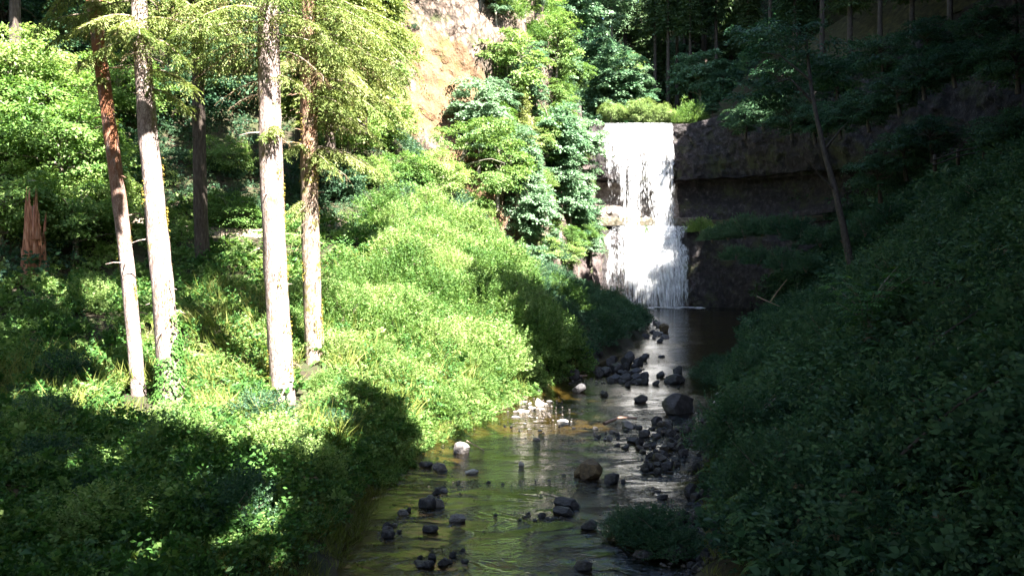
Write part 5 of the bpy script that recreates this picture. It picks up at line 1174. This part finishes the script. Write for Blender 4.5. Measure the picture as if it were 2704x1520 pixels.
for k, (y, d, l, lb) in enumerate([(14, 3.2, 1.8, 'bare stick lying among the nearest ferns of the right bank'), (19, 5, 2.2, 'long dead branch halfway up the near right bank'), (38, 5, 2.8, 'dead branch high on the right bank below the bare tree')]):
    x = float(xr(y))+d; z = gz(x, y)+.75; a = r.uniform(-.8, .8)
    stick('dead_branch', [(x, y, z), (x+math.cos(a)*l*.5, y+math.sin(a)*l*.5, gz(x+math.cos(a)*l*.5, y+math.sin(a)*l*.5)+.95), (x+math.cos(a)*l, y+math.sin(a)*l, gz(x+math.cos(a)*l, y+math.sin(a)*l)+.9)], .03, M['bark_dark'], lb)
# ------------------------------------------------------------------ unseen leaf clumps, added to cast shade on creek, banks and cliff
SHADE_CLUMPS = [(25.7,43.3,33.1,6.7),(31.5,32.6,28.6,6.7),(53.6,123.3,65.5,6.7),(28.6,27.5,26.6,6.7),(57.8,106.4,58.6,6.7),(56.3,71.5,45.6,6.7),(33.1,41.4,33.0,6.7),(43.7,61.7,41.2,6.7),(22.2,15.1,18.8,6.7),(46.4,47.3,34.6,6.7),(48.9,73.5,46.2,6.7),(55.0,58.8,40.0,6.7),(57.1,91.7,53.4,6.7),(64.1,90.8,53.3,6.7),(63.4,63.7,41.9,6.7),(50.6,80.9,49.5,6.7),(53.0,152.6,78.3,6.7),(70.4,84.0,50.6,6.7),(43.0,56.3,37.5,6.7),(55.1,115.3,62.8,6.7),(26.5,36.7,30.3,6.7),(28.7,48.4,35.1,6.7),(63.1,159.3,82.3,6.7),(51.6,100.8,57.7,6.7),(60.1,82.6,48.4,6.7),(36.2,37.0,29.4,6.7),(33.3,61.6,40.9,6.7),(34.4,51.0,36.4,6.7),(14.0,9.9,19.7,6.7),(52.8,66.4,42.5,6.7),(62.4,73.6,45.2,6.7),(15.6,-0.7,19.3,6.7),(44.0,138.5,72.4,6.7),(38.0,131.3,68.8,6.7),(55.4,134.2,70.6,6.7),(48.3,147.7,76.6,6.7),(20.9,32.2,27.7,6.7),(21.1,25.7,25.0,6.7),(47.5,115.0,62.8,6.7),(59.9,147.4,73.9,4.5),(57.0,99.9,53.4,4.5),(40.5,44.3,29.8,4.5),(-2.5,4.1,18.0,4.5),(68.5,76.3,43.7,4.5),(26.0,21.8,18.7,4.5),(44.5,122.3,62.6,4.5),(-11.1,16.8,21.1,4.5),(18.9,20.9,21.0,4.5),(6.0,-1.7,19.1,4.5),(-8.1,13.3,19.1,4.5),(9.1,5.8,18.5,4.5),(63.3,117.4,61.5,4.5),(49.0,110.1,57.9,4.5),(50.6,55.9,33.8,2.9),(66.7,72.9,39.3,2.9),(47.3,130.1,64.0,2.9),(10.8,31.8,23.0,2.9),(60.0,155.4,74.8,2.9),(-13.9,21.3,21.2,2.9),(-3.9,8.9,18.3,2.9),(39.9,126.5,63.5,2.9),(41.9,86.2,46.2,2.9),(50.9,89.2,46.7,2.9),(37.4,86.6,47.5,2.9),(45.9,98.8,51.5,2.9),(49.5,177.3,82.4,1.9),(40.3,44.0,23.8,1.9),(31.5,32.1,19.8,1.9),(51.6,175.4,82.7,1.9),(54.5,167.6,79.6,1.9),(64.8,71.4,37.3,1.9),(43.5,157.1,75.1,1.9),(58.6,144.7,70.5,1.9),(57.9,121.2,60.2,1.9),(24.4,63.5,36.2,1.9),(41.1,73.4,39.3,1.9),(63.4,156.4,75.3,1.9),(65.7,81.5,43.7,1.9),(31.4,70.1,39.2,1.9),(46.7,144.5,70.3,1.9),(25.6,59.0,33.1,1.9),(47.2,55.1,33.1,1.9),(39.7,41.6,24.2,1.9),(60.8,99.8,51.3,1.9),(62.5,169.3,79.1,1.9),(59.5,103.2,52.8,1.9),(35.6,145.4,69.2,1.9),(39.9,74.9,40.1,1.9),(56.4,144.2,68.7,1.9),(39.0,73.5,39.5,1.9),(61.1,153.5,73.0,1.9),(50.0,171.0,79.9,1.9),(14.9,17.6,18.5,1.9),(64.3,167.1,79.4,1.9),(6.1,12.6,18.1,1.9),(29.5,72.3,39.0,1.9),(39.0,152.4,73.5,1.9),(65.6,166.2,78.1,1.9),(37.1,50.3,29.9,1.9),(49.0,181.0,85.6,1.9),(37.4,69.8,38.5,1.9),(48.7,142.8,68.5,1.9),(53.4,161.4,76.8,1.9),(43.0,101.7,52.3,1.9),(53.8,80.7,43.5,1.9),(38.8,124.7,61.3,1.9),(18.9,5.4,18.2,1.9),(34.9,143.0,69.6,1.9),(48.7,98.0,50.0,1.9),(26.3,68.7,38.5,1.9),(35.5,49.1,29.7,1.9),(61.7,151.6,72.7,1.9),(50.6,131.8,63.7,1.9),(34.9,139.9,66.8,1.9),(43.8,130.5,63.4,1.9),(23.6,57.0,32.8,1.9),(0.9,-0.5,18.6,1.9),(63.5,81.0,43.2,1.9),(65.5,120.9,59.5,1.9),(44.3,132.5,65.1,1.9),(48.7,132.8,63.8,1.9),(37.8,145.8,71.0,1.9),(6.0,14.5,18.9,1.2),(44.5,108.6,54.6,1.2),(32.1,84.2,43.7,1.2),(-7.5,18.2,18.3,1.2),(47.9,94.0,48.1,1.2),(42.9,107.3,54.0,1.2),(11.6,29.6,21.2,1.2),(4.3,17.2,18.2,1.2),(31.4,83.7,42.5,1.2),(40.9,130.3,62.0,1.2),(49.0,146.1,68.8,1.2),(48.1,93.1,47.2,1.2),(33.9,86.4,44.4,1.2),(34.4,141.7,67.9,1.2),(32.5,139.7,66.5,1.2),(41.3,131.1,62.9,1.2),(33.1,85.5,44.6,1.2),(11.5,34.7,22.7,1.2),(-5.4,16.2,19.2,1.2),(42.1,104.0,52.6,1.2),(49.8,147.1,69.1,1.2),(4.3,15.3,18.0,1.2),(48.3,92.3,46.3,1.2),(47.6,95.6,48.8,1.2),(32.1,143.9,67.9,1.2),(-11.2,22.6,20.8,1.2),(-13.8,43.6,27.2,1.0),(-1.6,35.4,24.0,1.6),(-27.0,49.5,31.1,2.5),(-26.6,45.8,27.9,1.0),(-24.3,48.7,28.2,1.0),(-24.0,52.1,30.3,1.6),(-25.3,53.6,32.3,2.5),(-27.6,45.8,30.2,2.5),(-30.3,45.3,28.7,1.6),(-14.9,45.6,27.0,1.0),(-30.5,46.1,30.3,2.5),(-8.5,36.8,23.7,1.6),(-30.4,48.5,31.2,2.5),(-21.8,48.2,27.5,1.0),(-10.0,37.3,23.9,1.6),(-0.2,34.3,23.6,1.6),(-10.4,41.5,26.7,1.6),(-21.2,48.7,29.3,2.5),(-7.7,32.1,21.1,1.0),(-21.6,52.4,31.3,1.6),(-10.5,25.5,21.3,1.0),(-20.6,46.2,27.8,1.0),(-11.1,43.6,27.3,1.0),(-13.1,24.2,21.1,1.0),(-30.9,44.1,28.1,1.6),(-13.6,45.9,27.2,1.6),(-12.5,42.7,25.9,1.6),(-8.9,35.3,22.9,1.6),(-9.1,38.7,23.4,1.0),(-2.8,37.5,23.6,1.0),(-8.1,33.8,22.3,1.0),(-23.9,55.7,31.6,1.0),(-8.9,39.1,25.0,1.0),(-9.5,40.4,25.9,1.0),(-26.0,48.9,28.6,1.0),(-7.3,30.3,21.2,1.0),(-12.3,28.2,19.4,1.0),(2.1,8.6,18.1,0.9),(38.5,150.0,69.7,0.9),(18.7,140.6,67.6,0.9),(28.1,122.5,60.0,0.9),(24.2,149.6,71.0,0.9),(21.5,127.2,60.7,0.9),(27.7,147.3,70.1,0.9),(26.2,148.5,69.8,0.9),(34.9,120.7,57.5,0.9),(22.8,124.4,59.3,0.9),(4.9,5.2,19.5,0.9),(38.6,166.6,78.3,0.9),(34.0,165.2,77.3,0.9),(41.4,187.0,86.2,0.9),(28.3,146.0,68.7,0.9),(24.7,122.2,58.4,0.9),(34.3,166.7,77.5,0.9),(18.8,139.8,65.9,0.9),(31.0,120.3,57.4,0.9),(23.0,127.3,61.2,0.9),(20.5,128.4,60.7,0.9),(19.0,101.0,50.9,0.9),(35.4,122.5,59.4,0.9),(28.5,148.8,70.1,0.9),(4.0,8.2,18.0,0.9),(34.2,168.1,77.4,0.9),(18.0,138.8,65.6,0.9),(19.8,142.3,66.9,0.9),(1.5,6.8,18.6,0.9),(32.0,120.4,58.7,0.9),(32.4,121.2,59.5,0.9),(33.0,119.2,57.4,0.9),(35.1,155.2,72.9,0.9),(20.7,140.6,66.6,0.9),(21.6,141.5,66.4,0.9),(14.9,94.7,48.5,0.9),(22.8,141.9,67.6,0.9),(29.5,149.5,70.1,0.9),(21.1,125.3,59.7,0.9),(27.9,120.3,57.5,0.9),(3.0,6.3,18.3,0.9),(22.1,135.9,65.8,0.9),(26.1,129.3,61.1,0.9),(27.2,120.5,58.1,0.9),(25.2,124.7,60.2,0.9),(0.4,8.1,18.6,0.9),(36.8,163.2,76.3,0.9),(25.7,119.2,58.7,0.9),(5.1,9.9,19.2,0.9),(36.8,162.5,75.7,0.9),(22.7,125.9,59.7,0.9),(29.7,145.5,69.6,0.9),(25.7,117.9,56.8,0.9),(5.5,8.9,19.2,0.9),(28.9,124.7,59.4,0.9),(20.8,137.4,65.9,0.9),(33.6,119.8,58.6,0.9),(31.7,118.2,58.0,0.9),(22.9,137.4,65.0,0.9),(26.1,122.4,59.3,0.9),(24.9,158.0,73.2,0.9),(31.6,124.6,59.6,0.9),(27.1,118.1,57.7,0.9),(28.0,148.8,70.9,0.9),(25.4,147.5,70.2,0.9),(28.1,154.3,71.6,0.9),(29.1,148.1,69.3,0.9),(23.7,127.1,60.6,0.9),(34.7,165.6,76.9,0.9),(28.1,128.2,61.7,0.9),(24.6,148.5,70.4,0.9),(17.2,139.9,65.9,0.9),(37.5,121.3,59.0,0.9),(37.2,150.3,71.6,0.9),(21.3,139.3,67.0,0.9),(4.0,3.2,19.4,0.9),(19.7,136.9,64.8,0.9),(30.9,123.6,59.3,0.9),(15.6,93.3,46.0,0.9),(-14.9,-17.9,35.6,5.3),(25.2,-3.7,20.5,4.6),(11.4,-29.4,45.9,6.0),(-12.9,-13.3,26.0,5.4),(48.7,68.8,49.7,5.7),(14.6,-20.0,38.5,3.7),(39.5,17.8,45.0,4.0),(-12.5,-36.5,31.9,5.0),(45.6,-22.5,26.2,3.9),(2.8,-17.2,31.9,5.1),(45.5,-28.5,35.1,3.6),(55.0,30.3,45.0,5.0),(49.3,32.3,38.2,4.9),(46.9,39.3,26.9,5.5),(-11.8,-12.0,36.9,4.7),(1.1,-44.3,23.9,4.0),(37.1,21.7,34.2,4.5),(37.6,26.5,43.2,6.0),(33.1,54.9,40.6,5.6),(36.8,34.9,31.7,5.4),(43.9,-15.5,34.9,4.6),(-6.7,-38.9,28.4,4.4),(-9.5,-5.7,26.7,4.5),(2.7,-3.1,37.7,4.2),(57.0,56.4,37.7,5.9),(56.8,68.2,46.4,4.6),(-16.3,-37.2,21.5,5.5),(-14.2,-12.6,25.3,5.4),(-6.6,-37.4,36.1,3.7),(-13.3,-42.7,23.0,4.8),(0.5,-16.9,28.9,5.6),(-3.6,-7.7,24.8,4.4),(-26.0,-3.2,20.4,5.8),(54.3,0.7,44.8,4.8),(56.6,-17.8,28.0,5.1),(32.0,-24.6,29.4,3.6),(-11.6,-8.8,33.3,3.8),(35.1,17.9,30.7,4.3),(6.0,-26.6,29.1,4.6),(1.6,-5.6,37.8,6.0),(28.2,-10.3,42.8,5.1),(-8.3,-35.8,31.2,5.3),(-21.3,-26.3,34.3,3.8),(54.4,6.2,46.4,5.6),(33.5,-35.5,29.2,4.1),(22.4,3.9,30.5,4.8),(0.5,-38.0,22.8,5.4),(-26.1,-0.1,32.5,4.7),(21.5,-40.4,23.6,5.8),(23.8,-44.9,30.9,4.2),(54.1,3.7,32.1,4.3),(35.8,34.4,35.2,5.2),(-1.8,-34.4,36.0,4.6),(55.5,41.9,41.4,4.2),(-18.3,-42.9,26.0,4.5),(31.0,22.5,42.6,5.0),(49.1,-26.0,37.8,3.7),(38.8,30.9,41.8,4.2),(-29.8,-32.0,39.0,4.0),(45.8,-3.5,43.7,3.6),(50.1,33.9,38.8,5.5),(18.7,-6.6,29.6,4.1),(-9.1,-7.6,24.4,4.6),(-8.7,-15.0,33.9,5.5),(49.0,-5.8,27.2,3.8),(-22.9,-14.4,32.0,4.2),(-27.3,-9.0,30.0,4.9),(-1.9,-9.6,22.4,4.4),(-20.3,-6.5,33.7,4.5),(-9.1,-30.7,32.8,4.7),(26.8,16.5,32.4,4.1),(51.6,-27.6,40.8,4.5),(-23.4,-39.8,38.0,5.2),(8.7,-15.2,25.4,5.3),(38.3,38.8,38.4,4.6),(-34.3,-34.4,29.9,5.4),(-12.2,-40.2,36.1,5.3),(-24.8,-2.4,35.6,5.2),(-2.7,-33.0,36.4,3.5),(-18.1,-31.1,35.3,4.6),(-1.9,-23.0,25.9,3.5),(58.3,26.3,45.8,5.5),(-21.9,-34.7,35.7,5.7),(-8.2,-41.1,38.6,5.0),(16.5,-15.5,31.2,5.5),(-1.9,-4.4,37.8,3.8),(-7.0,-10.1,33.1,3.6),(57.2,-18.6,39.5,5.1),(-17.8,-16.4,24.3,4.4),(-17.0,-9.5,37.4,4.7),(53.8,9.6,49.4,4.0),(34.7,4.1,30.4,4.3),(22.7,-24.8,40.6,4.3),(-15.8,-33.9,29.4,3.5),(16.3,-22.0,27.5,4.2),(34.3,52.1,38.0,5.7),(-31.8,-26.7,29.6,3.9),(14.4,-43.9,22.1,5.1),(20.9,-4.4,27.6,4.3),(32.2,16.3,40.2,4.6),(50.6,53.2,38.9,5.4),(22.8,-12.7,26.0,4.5),(47.1,55.3,42.6,4.7),(-7.7,-22.5,28.9,5.4),(4.5,-17.0,35.0,4.3),(48.0,-25.4,26.7,4.2),(14.6,-24.3,32.7,5.1),(29.1,36.5,38.8,4.3),(19.2,-36.2,38.5,5.4),(40.6,-4.2,29.3,5.1),(51.1,6.4,49.4,4.5),(36.1,37.7,42.2,4.7),(55.4,41.4,41.9,3.8),(52.4,25.5,37.4,5.1),(-13.0,-3.9,22.1,3.7),(33.6,11.0,30.7,5.8),(56.4,-8.1,38.9,6.0),(45.1,65.5,47.0,5.8),(-29.9,-36.6,37.6,3.8),(38.3,-11.7,49.7,3.5),(58.6,-27.6,31.9,3.9),(57.1,46.7,36.3,5.3),(57.9,23.3,35.0,5.1),(8.5,-14.0,37.3,5.0),(4.4,-8.9,31.2,5.0),(50.7,22.0,37.9,4.8),(1.7,-9.1,29.5,3.9),(18.4,-0.5,20.7,5.9),(-7.7,-22.6,22.5,5.9),(-19.6,-1.9,31.4,4.1),(56.1,-10.4,47.6,5.7),(36.7,42.4,39.7,5.9),(34.5,-5.4,35.5,3.6),(28.5,24.2,41.8,3.6),(-26.8,-43.2,35.3,5.2),(-24.8,-12.2,32.8,5.0),(-1.6,-28.1,30.4,5.1),(53.4,6.4,31.3,5.2),(-1.9,-42.9,23.7,4.5),(27.3,-36.0,22.4,3.5),(-14.9,-3.5,22.6,4.0),(48.7,-19.3,42.7,4.8),(22.2,-32.9,38.8,5.5),(25.5,-2.4,33.3,4.7),(23.7,-23.7,30.0,4.0),(-15.8,-31.3,25.0,5.6),(49.3,32.5,43.7,4.1),(53.4,8.4,34.0,5.6),(-14.2,-17.2,30.2,4.0),(43.1,51.8,33.6,3.8),(-30.5,-38.6,23.5,5.9),(32.6,21.5,37.8,4.1),(40.5,35.1,42.9,5.1),(9.6,-18.6,43.4,5.1),(26.8,-6.8,35.0,5.4),(-17.9,-3.0,34.5,4.0),(-15.9,-32.2,39.4,5.4),(49.9,58.6,48.7,4.8),(24.6,-18.8,24.8,4.0),(44.4,44.5,28.0,3.7),(30.4,-0.3,24.0,4.1),(12.1,-19.1,45.7,4.5),(53.6,28.4,32.8,4.4),(13.8,-38.7,34.1,4.2),(47.0,-0.8,32.0,4.4),(27.2,-2.5,38.7,4.5),(48.8,38.0,45.6,4.1),(23.0,-22.3,29.5,3.9),(41.3,33.3,44.6,3.8),(51.0,49.0,35.4,4.6),(-19.2,-14.6,36.4,4.9),(-25.3,-30.2,21.9,3.6),(-33.0,-43.0,38.7,4.6),(-34.2,-18.6,32.3,5.1),(56.3,48.8,43.3,5.6),(22.9,-5.7,30.6,4.3),(5.4,-13.0,20.3,5.9),(50.2,-23.9,37.2,4.7),(42.2,-16.5,42.1,4.6),(29.4,41.4,30.4,4.9),(55.0,-6.8,43.6,5.8),(48.9,-11.1,38.4,4.2),(57.4,6.4,42.4,5.6),(53.8,56.7,42.7,5.6),(-33.6,-9.7,20.8,4.9),(42.1,-6.5,41.1,5.7),(-27.3,-10.9,35.2,4.5),(46.4,14.7,38.1,5.6),(27.9,-26.8,29.4,4.1),(36.1,-20.3,49.0,4.6),(0.5,-36.1,25.9,4.6),(19.3,-10.9,31.3,5.2),(-31.3,-40.4,21.1,4.3),(40.4,20.4,39.7,4.0),(-30.9,-28.5,24.2,5.2),(28.9,-14.3,36.2,5.6),(-22.3,-6.8,29.2,5.0),(49.0,-1.6,36.7,4.1),(41.4,10.3,47.4,6.0),(1.2,-42.1,37.9,4.2),(32.7,-22.9,26.2,5.1),(43.2,9.1,44.1,4.3),(49.6,25.3,46.6,4.2),(56.9,5.0,44.0,4.3),(30.3,-8.3,43.9,5.3),(54.5,53.1,45.4,3.6),(57.2,8.4,36.1,3.9),(46.8,-6.4,36.3,4.8),(23.7,-28.3,28.8,4.7),(24.7,-26.6,49.5,5.1),(43.9,48.5,43.1,4.7),(27.5,15.1,30.5,5.5),(41.6,35.0,33.4,4.7),(11.8,-20.9,29.3,4.2),(29.9,-13.9,49.1,4.5),(6.0,-22.5,34.6,5.9),(-20.6,-21.2,26.6,4.7),(35.7,-25.8,35.7,4.1),(10.9,-18.0,32.9,5.4),(-8.1,-16.3,24.3,5.4),(45.2,51.3,36.0,5.3),(55.2,-2.7,30.0,4.1),(34.7,-13.7,39.7,5.5),(26.5,-22.8,24.3,5.6),(-12.5,-33.5,27.1,5.4),(47.3,46.5,26.9,3.9),(56.9,19.3,40.5,4.9),(18.2,-35.6,34.5,3.9),(26.4,-22.1,35.9,4.9),(29.7,38.7,38.6,4.8),(33.4,46.0,36.1,4.7),(27.7,-23.1,25.8,5.0),(59.3,11.4,39.1,5.3),(34.2,-2.5,34.5,4.2),(44.5,30.1,32.3,5.0),(40.7,15.6,41.1,4.2),(22.2,-21.5,31.6,3.9),(-17.7,-15.2,32.6,3.9),(44.3,-10.4,43.9,3.7),(17.4,-24.4,41.9,3.9),(26.1,-36.3,27.1,5.8),(47.2,36.3,27.1,4.4),(45.5,13.6,41.3,4.2),(-17.1,-34.8,36.2,4.1),(31.4,-8.0,28.1,4.6),(9.5,-22.6,27.5,4.5),(40.9,35.3,26.1,4.6),(-9.9,-18.4,23.0,4.2),(54.2,12.2,46.3,3.8),(28.2,-12.4,29.1,6.0),(-16.7,-6.1,22.3,4.8),(50.0,53.4,39.4,4.6),(17.3,-16.0,35.6,5.2),(22.1,-5.6,29.0,4.6),(30.8,11.1,38.1,5.1),(-14.9,-2.1,24.8,4.0),(10.0,-9.4,24.1,4.2),(56.6,59.8,40.9,4.4),(42.3,18.9,37.3,5.2),(45.4,24.5,39.0,5.6),(80.2,46.0,50.6,5.9),(52.0,63.0,48.7,5.1),(69.4,49.5,49.5,4.6),(45.6,40.2,55.7,5.6),(62.8,95.1,65.4,5.2),(63.8,96.5,54.2,5.9),(45.2,55.1,47.1,6.3),(81.6,39.2,55.9,4.6),(74.1,85.1,54.4,6.1),(83.2,87.9,64.5,5.7),(83.5,50.5,51.1,5.7),(64.7,55.5,48.1,5.7),(63.5,65.5,57.8,6.1),(50.8,57.2,47.1,6.3),(79.7,93.8,61.1,6.1),(69.0,41.2,59.1,5.3),(75.4,61.0,62.3,5.5),(66.3,65.7,53.1,4.7),(71.0,40.2,58.4,5.2),(70.1,79.5,55.7,4.8),(62.5,73.2,59.1,5.3),(42.2,63.0,53.0,4.9),(65.6,40.0,52.4,6.2),(47.6,50.6,51.4,4.8),(61.7,76.0,59.1,4.6),(63.3,44.8,63.2,6.1),(69.4,51.4,64.1,5.2),(62.0,94.0,65.2,4.8),(59.0,79.4,51.9,6.0),(43.9,42.5,59.9,6.0),(73.3,44.6,65.8,5.8),(55.4,56.5,49.2,6.5),(76.6,88.1,53.9,5.2),(84.5,93.1,58.9,5.9),(62.0,59.1,59.1,6.5),(51.6,54.9,58.5,5.9),(52.9,45.7,61.7,5.5),(58.9,55.6,47.4,5.2),(75.1,60.0,51.4,5.1),(62.9,123.1,65.7,5.3),(47.4,60.9,51.2,5.6),(53.1,42.5,64.3,6.4),(56.7,52.7,58.7,5.3),(70.3,104.5,64.7,4.7),(81.4,86.1,51.8,4.9),(74.0,79.4,49.4,6.3),(74.1,86.3,53.5,6.4),(42.3,67.1,47.4,5.2),(54.9,50.3,58.0,6.2),(66.1,42.8,52.8,4.7),(77.6,99.7,60.3,4.8),(59.5,76.1,57.7,5.2),(84.4,76.0,51.3,4.8),(64.6,35.6,51.8,5.8),(58.8,48.2,48.4,5.6),(69.9,75.4,49.1,5.1),(61.4,51.2,55.7,6.3),(64.9,86.4,54.3,5.6),(79.7,59.3,50.2,6.3),(66.3,75.4,49.7,6.2),(49.9,42.1,54.4,5.6),(71.4,88.5,62.9,4.5),(67.8,105.0,58.7,5.9),(50.9,68.6,50.1,5.6),(53.4,52.1,61.7,4.6),(58.6,65.7,64.4,5.2),(41.7,77.3,49.4,4.9),(52.7,111.4,62.0,5.8),(74.1,60.8,61.6,4.6),(54.0,70.7,51.6,5.5),(66.4,118.9,65.6,5.7),(76.8,36.7,52.2,6.3),(73.1,97.0,65.1,6.5),(51.1,48.2,54.9,4.8),(80.1,103.3,62.4,5.5),(82.0,94.2,58.2,4.6),(50.5,41.6,61.0,5.7),(72.9,81.2,58.0,6.4),(71.2,101.2,58.0,4.6),(82.7,68.6,47.8,4.7),(71.4,36.8,53.6,4.5),(70.8,66.0,64.0,6.1),(74.9,80.6,62.2,5.7),(61.3,95.7,65.4,5.7),(42.7,52.4,47.3,5.6),(61.1,43.6,50.0,5.3),(70.3,64.9,63.5,5.5),(59.8,70.0,47.3,5.7),(65.6,49.9,48.9,5.0),(48.4,58.3,59.8,4.7),(82.1,67.5,61.4,5.7),(83.2,81.8,57.3,4.6),(55.4,108.8,64.3,4.5),(83.8,46.2,46.5,4.8),(60.7,84.4,51.2,6.2),(36.3,51.2,48.1,4.9),(51.4,37.5,48.7,4.8),(48.4,54.3,49.5,6.0),(55.0,53.7,46.1,5.0),(83.0,87.9,64.7,4.9),(63.1,74.3,62.8,5.0),(69.1,54.2,60.3,6.5),(68.4,58.0,57.6,5.2),(65.6,36.0,61.6,5.3),(79.9,57.8,52.5,5.3),(80.0,87.0,47.2,5.8),(54.0,76.0,47.7,5.0),(63.4,61.6,55.9,6.1),(45.2,40.8,57.6,6.2),(42.3,51.8,58.1,5.2),(35.6,55.0,46.7,4.8),(71.5,64.5,60.7,5.4),(60.4,47.8,65.2,5.4),(64.4,103.8,59.3,5.7),(72.6,64.7,50.0,6.3),(44.9,45.0,55.3,5.0),(80.6,72.6,63.3,6.3),(56.8,118.7,61.9,5.0),(58.4,51.4,59.3,5.9),(78.2,87.7,55.0,6.4)]
if SHADE_CLUMPS:
    # three sizes of shade-casting leaf clumps, many per mesh
    r = np.random.default_rng(91); T3 = []
    for k in range(4):
        q, _ = crown_q(900+k, 1.0, 1.5, 34, 30, .28, .24, flat=.5, shell=.75); q[..., 2] -= .78; T3.append(q)
    out = []
    for i, (x, y, z, R) in enumerate(SHADE_CLUMPS):
        c, s = math.cos(i*1.7), math.sin(i*1.7)
        out.append((T3[i % 4]@np.array([[c, s, 0], [-s, c, 0], [0, 0, 1]]))*R+np.array([x, y, z]))
    cn = link('shade_foliage', mesh_quads('shade_foliage', np.concatenate(out)), M['conifer']); tag(cn, 'added leaf clumps out of view, placed to shade the creek, banks and cliff', 'forest', kind='stuff')

# ------------------------------------------------------------------ light, sky, camera
SUN = norm(np.array([.42, -.50, .76]))
w = bpy.data.worlds.new('World'); SC.world = w; w.use_nodes = True; nt = w.node_tree; nt.nodes.clear()
sky = nt.nodes.new('ShaderNodeTexSky'); sky.sky_type = 'NISHITA'; sky.sun_disc = False
sky.sun_elevation = math.asin(SUN[2]); sky.sun_rotation = math.atan2(SUN[0], SUN[1])
bg = nt.nodes.new('ShaderNodeBackground'); bg.inputs[1].default_value = .05; nt.links.new(sky.outputs[0], bg.inputs[0])
wo_ = nt.nodes.new('ShaderNodeOutputWorld'); nt.links.new(bg.outputs[0], wo_.inputs[0])
sl = bpy.data.lights.new('sun', 'SUN'); sl.energy = 5; sl.angle = math.radians(.5); sl.color = (1, .95, .86)
so = bpy.data.objects.new('sun', sl); COL.objects.link(so); so.rotation_euler = Vector(-SUN).to_track_quat('-Z', 'Y').to_euler(); so.location = (60, -70, 110)
cd = bpy.data.cameras.new('camera'); cd.sensor_width = 36; cd.lens = 36*F/1024; cd.shift_y = (HY-287.5)/1024; cd.clip_end = 2000; cd.clip_start = .1
co = bpy.data.objects.new('camera', cd); COL.objects.link(co); co.location = (0, 0, HC); co.rotation_euler = (math.pi/2, 0, 0); SC.camera = co
SC.view_settings.view_transform = 'Standard'; SC.view_settings.look = 'None'; SC.view_settings.exposure = 3.5; SC.view_settings.gamma = 1
SC.render.engine = 'CYCLES'; SC.cycles.max_bounces = 7; SC.cycles.diffuse_bounces = 3; SC.cycles.transparent_max_bounces = 12; SC.cycles.glossy_bounces = 3
SC.cycles.use_denoising = True; SC.cycles.sample_clamp_indirect = 8
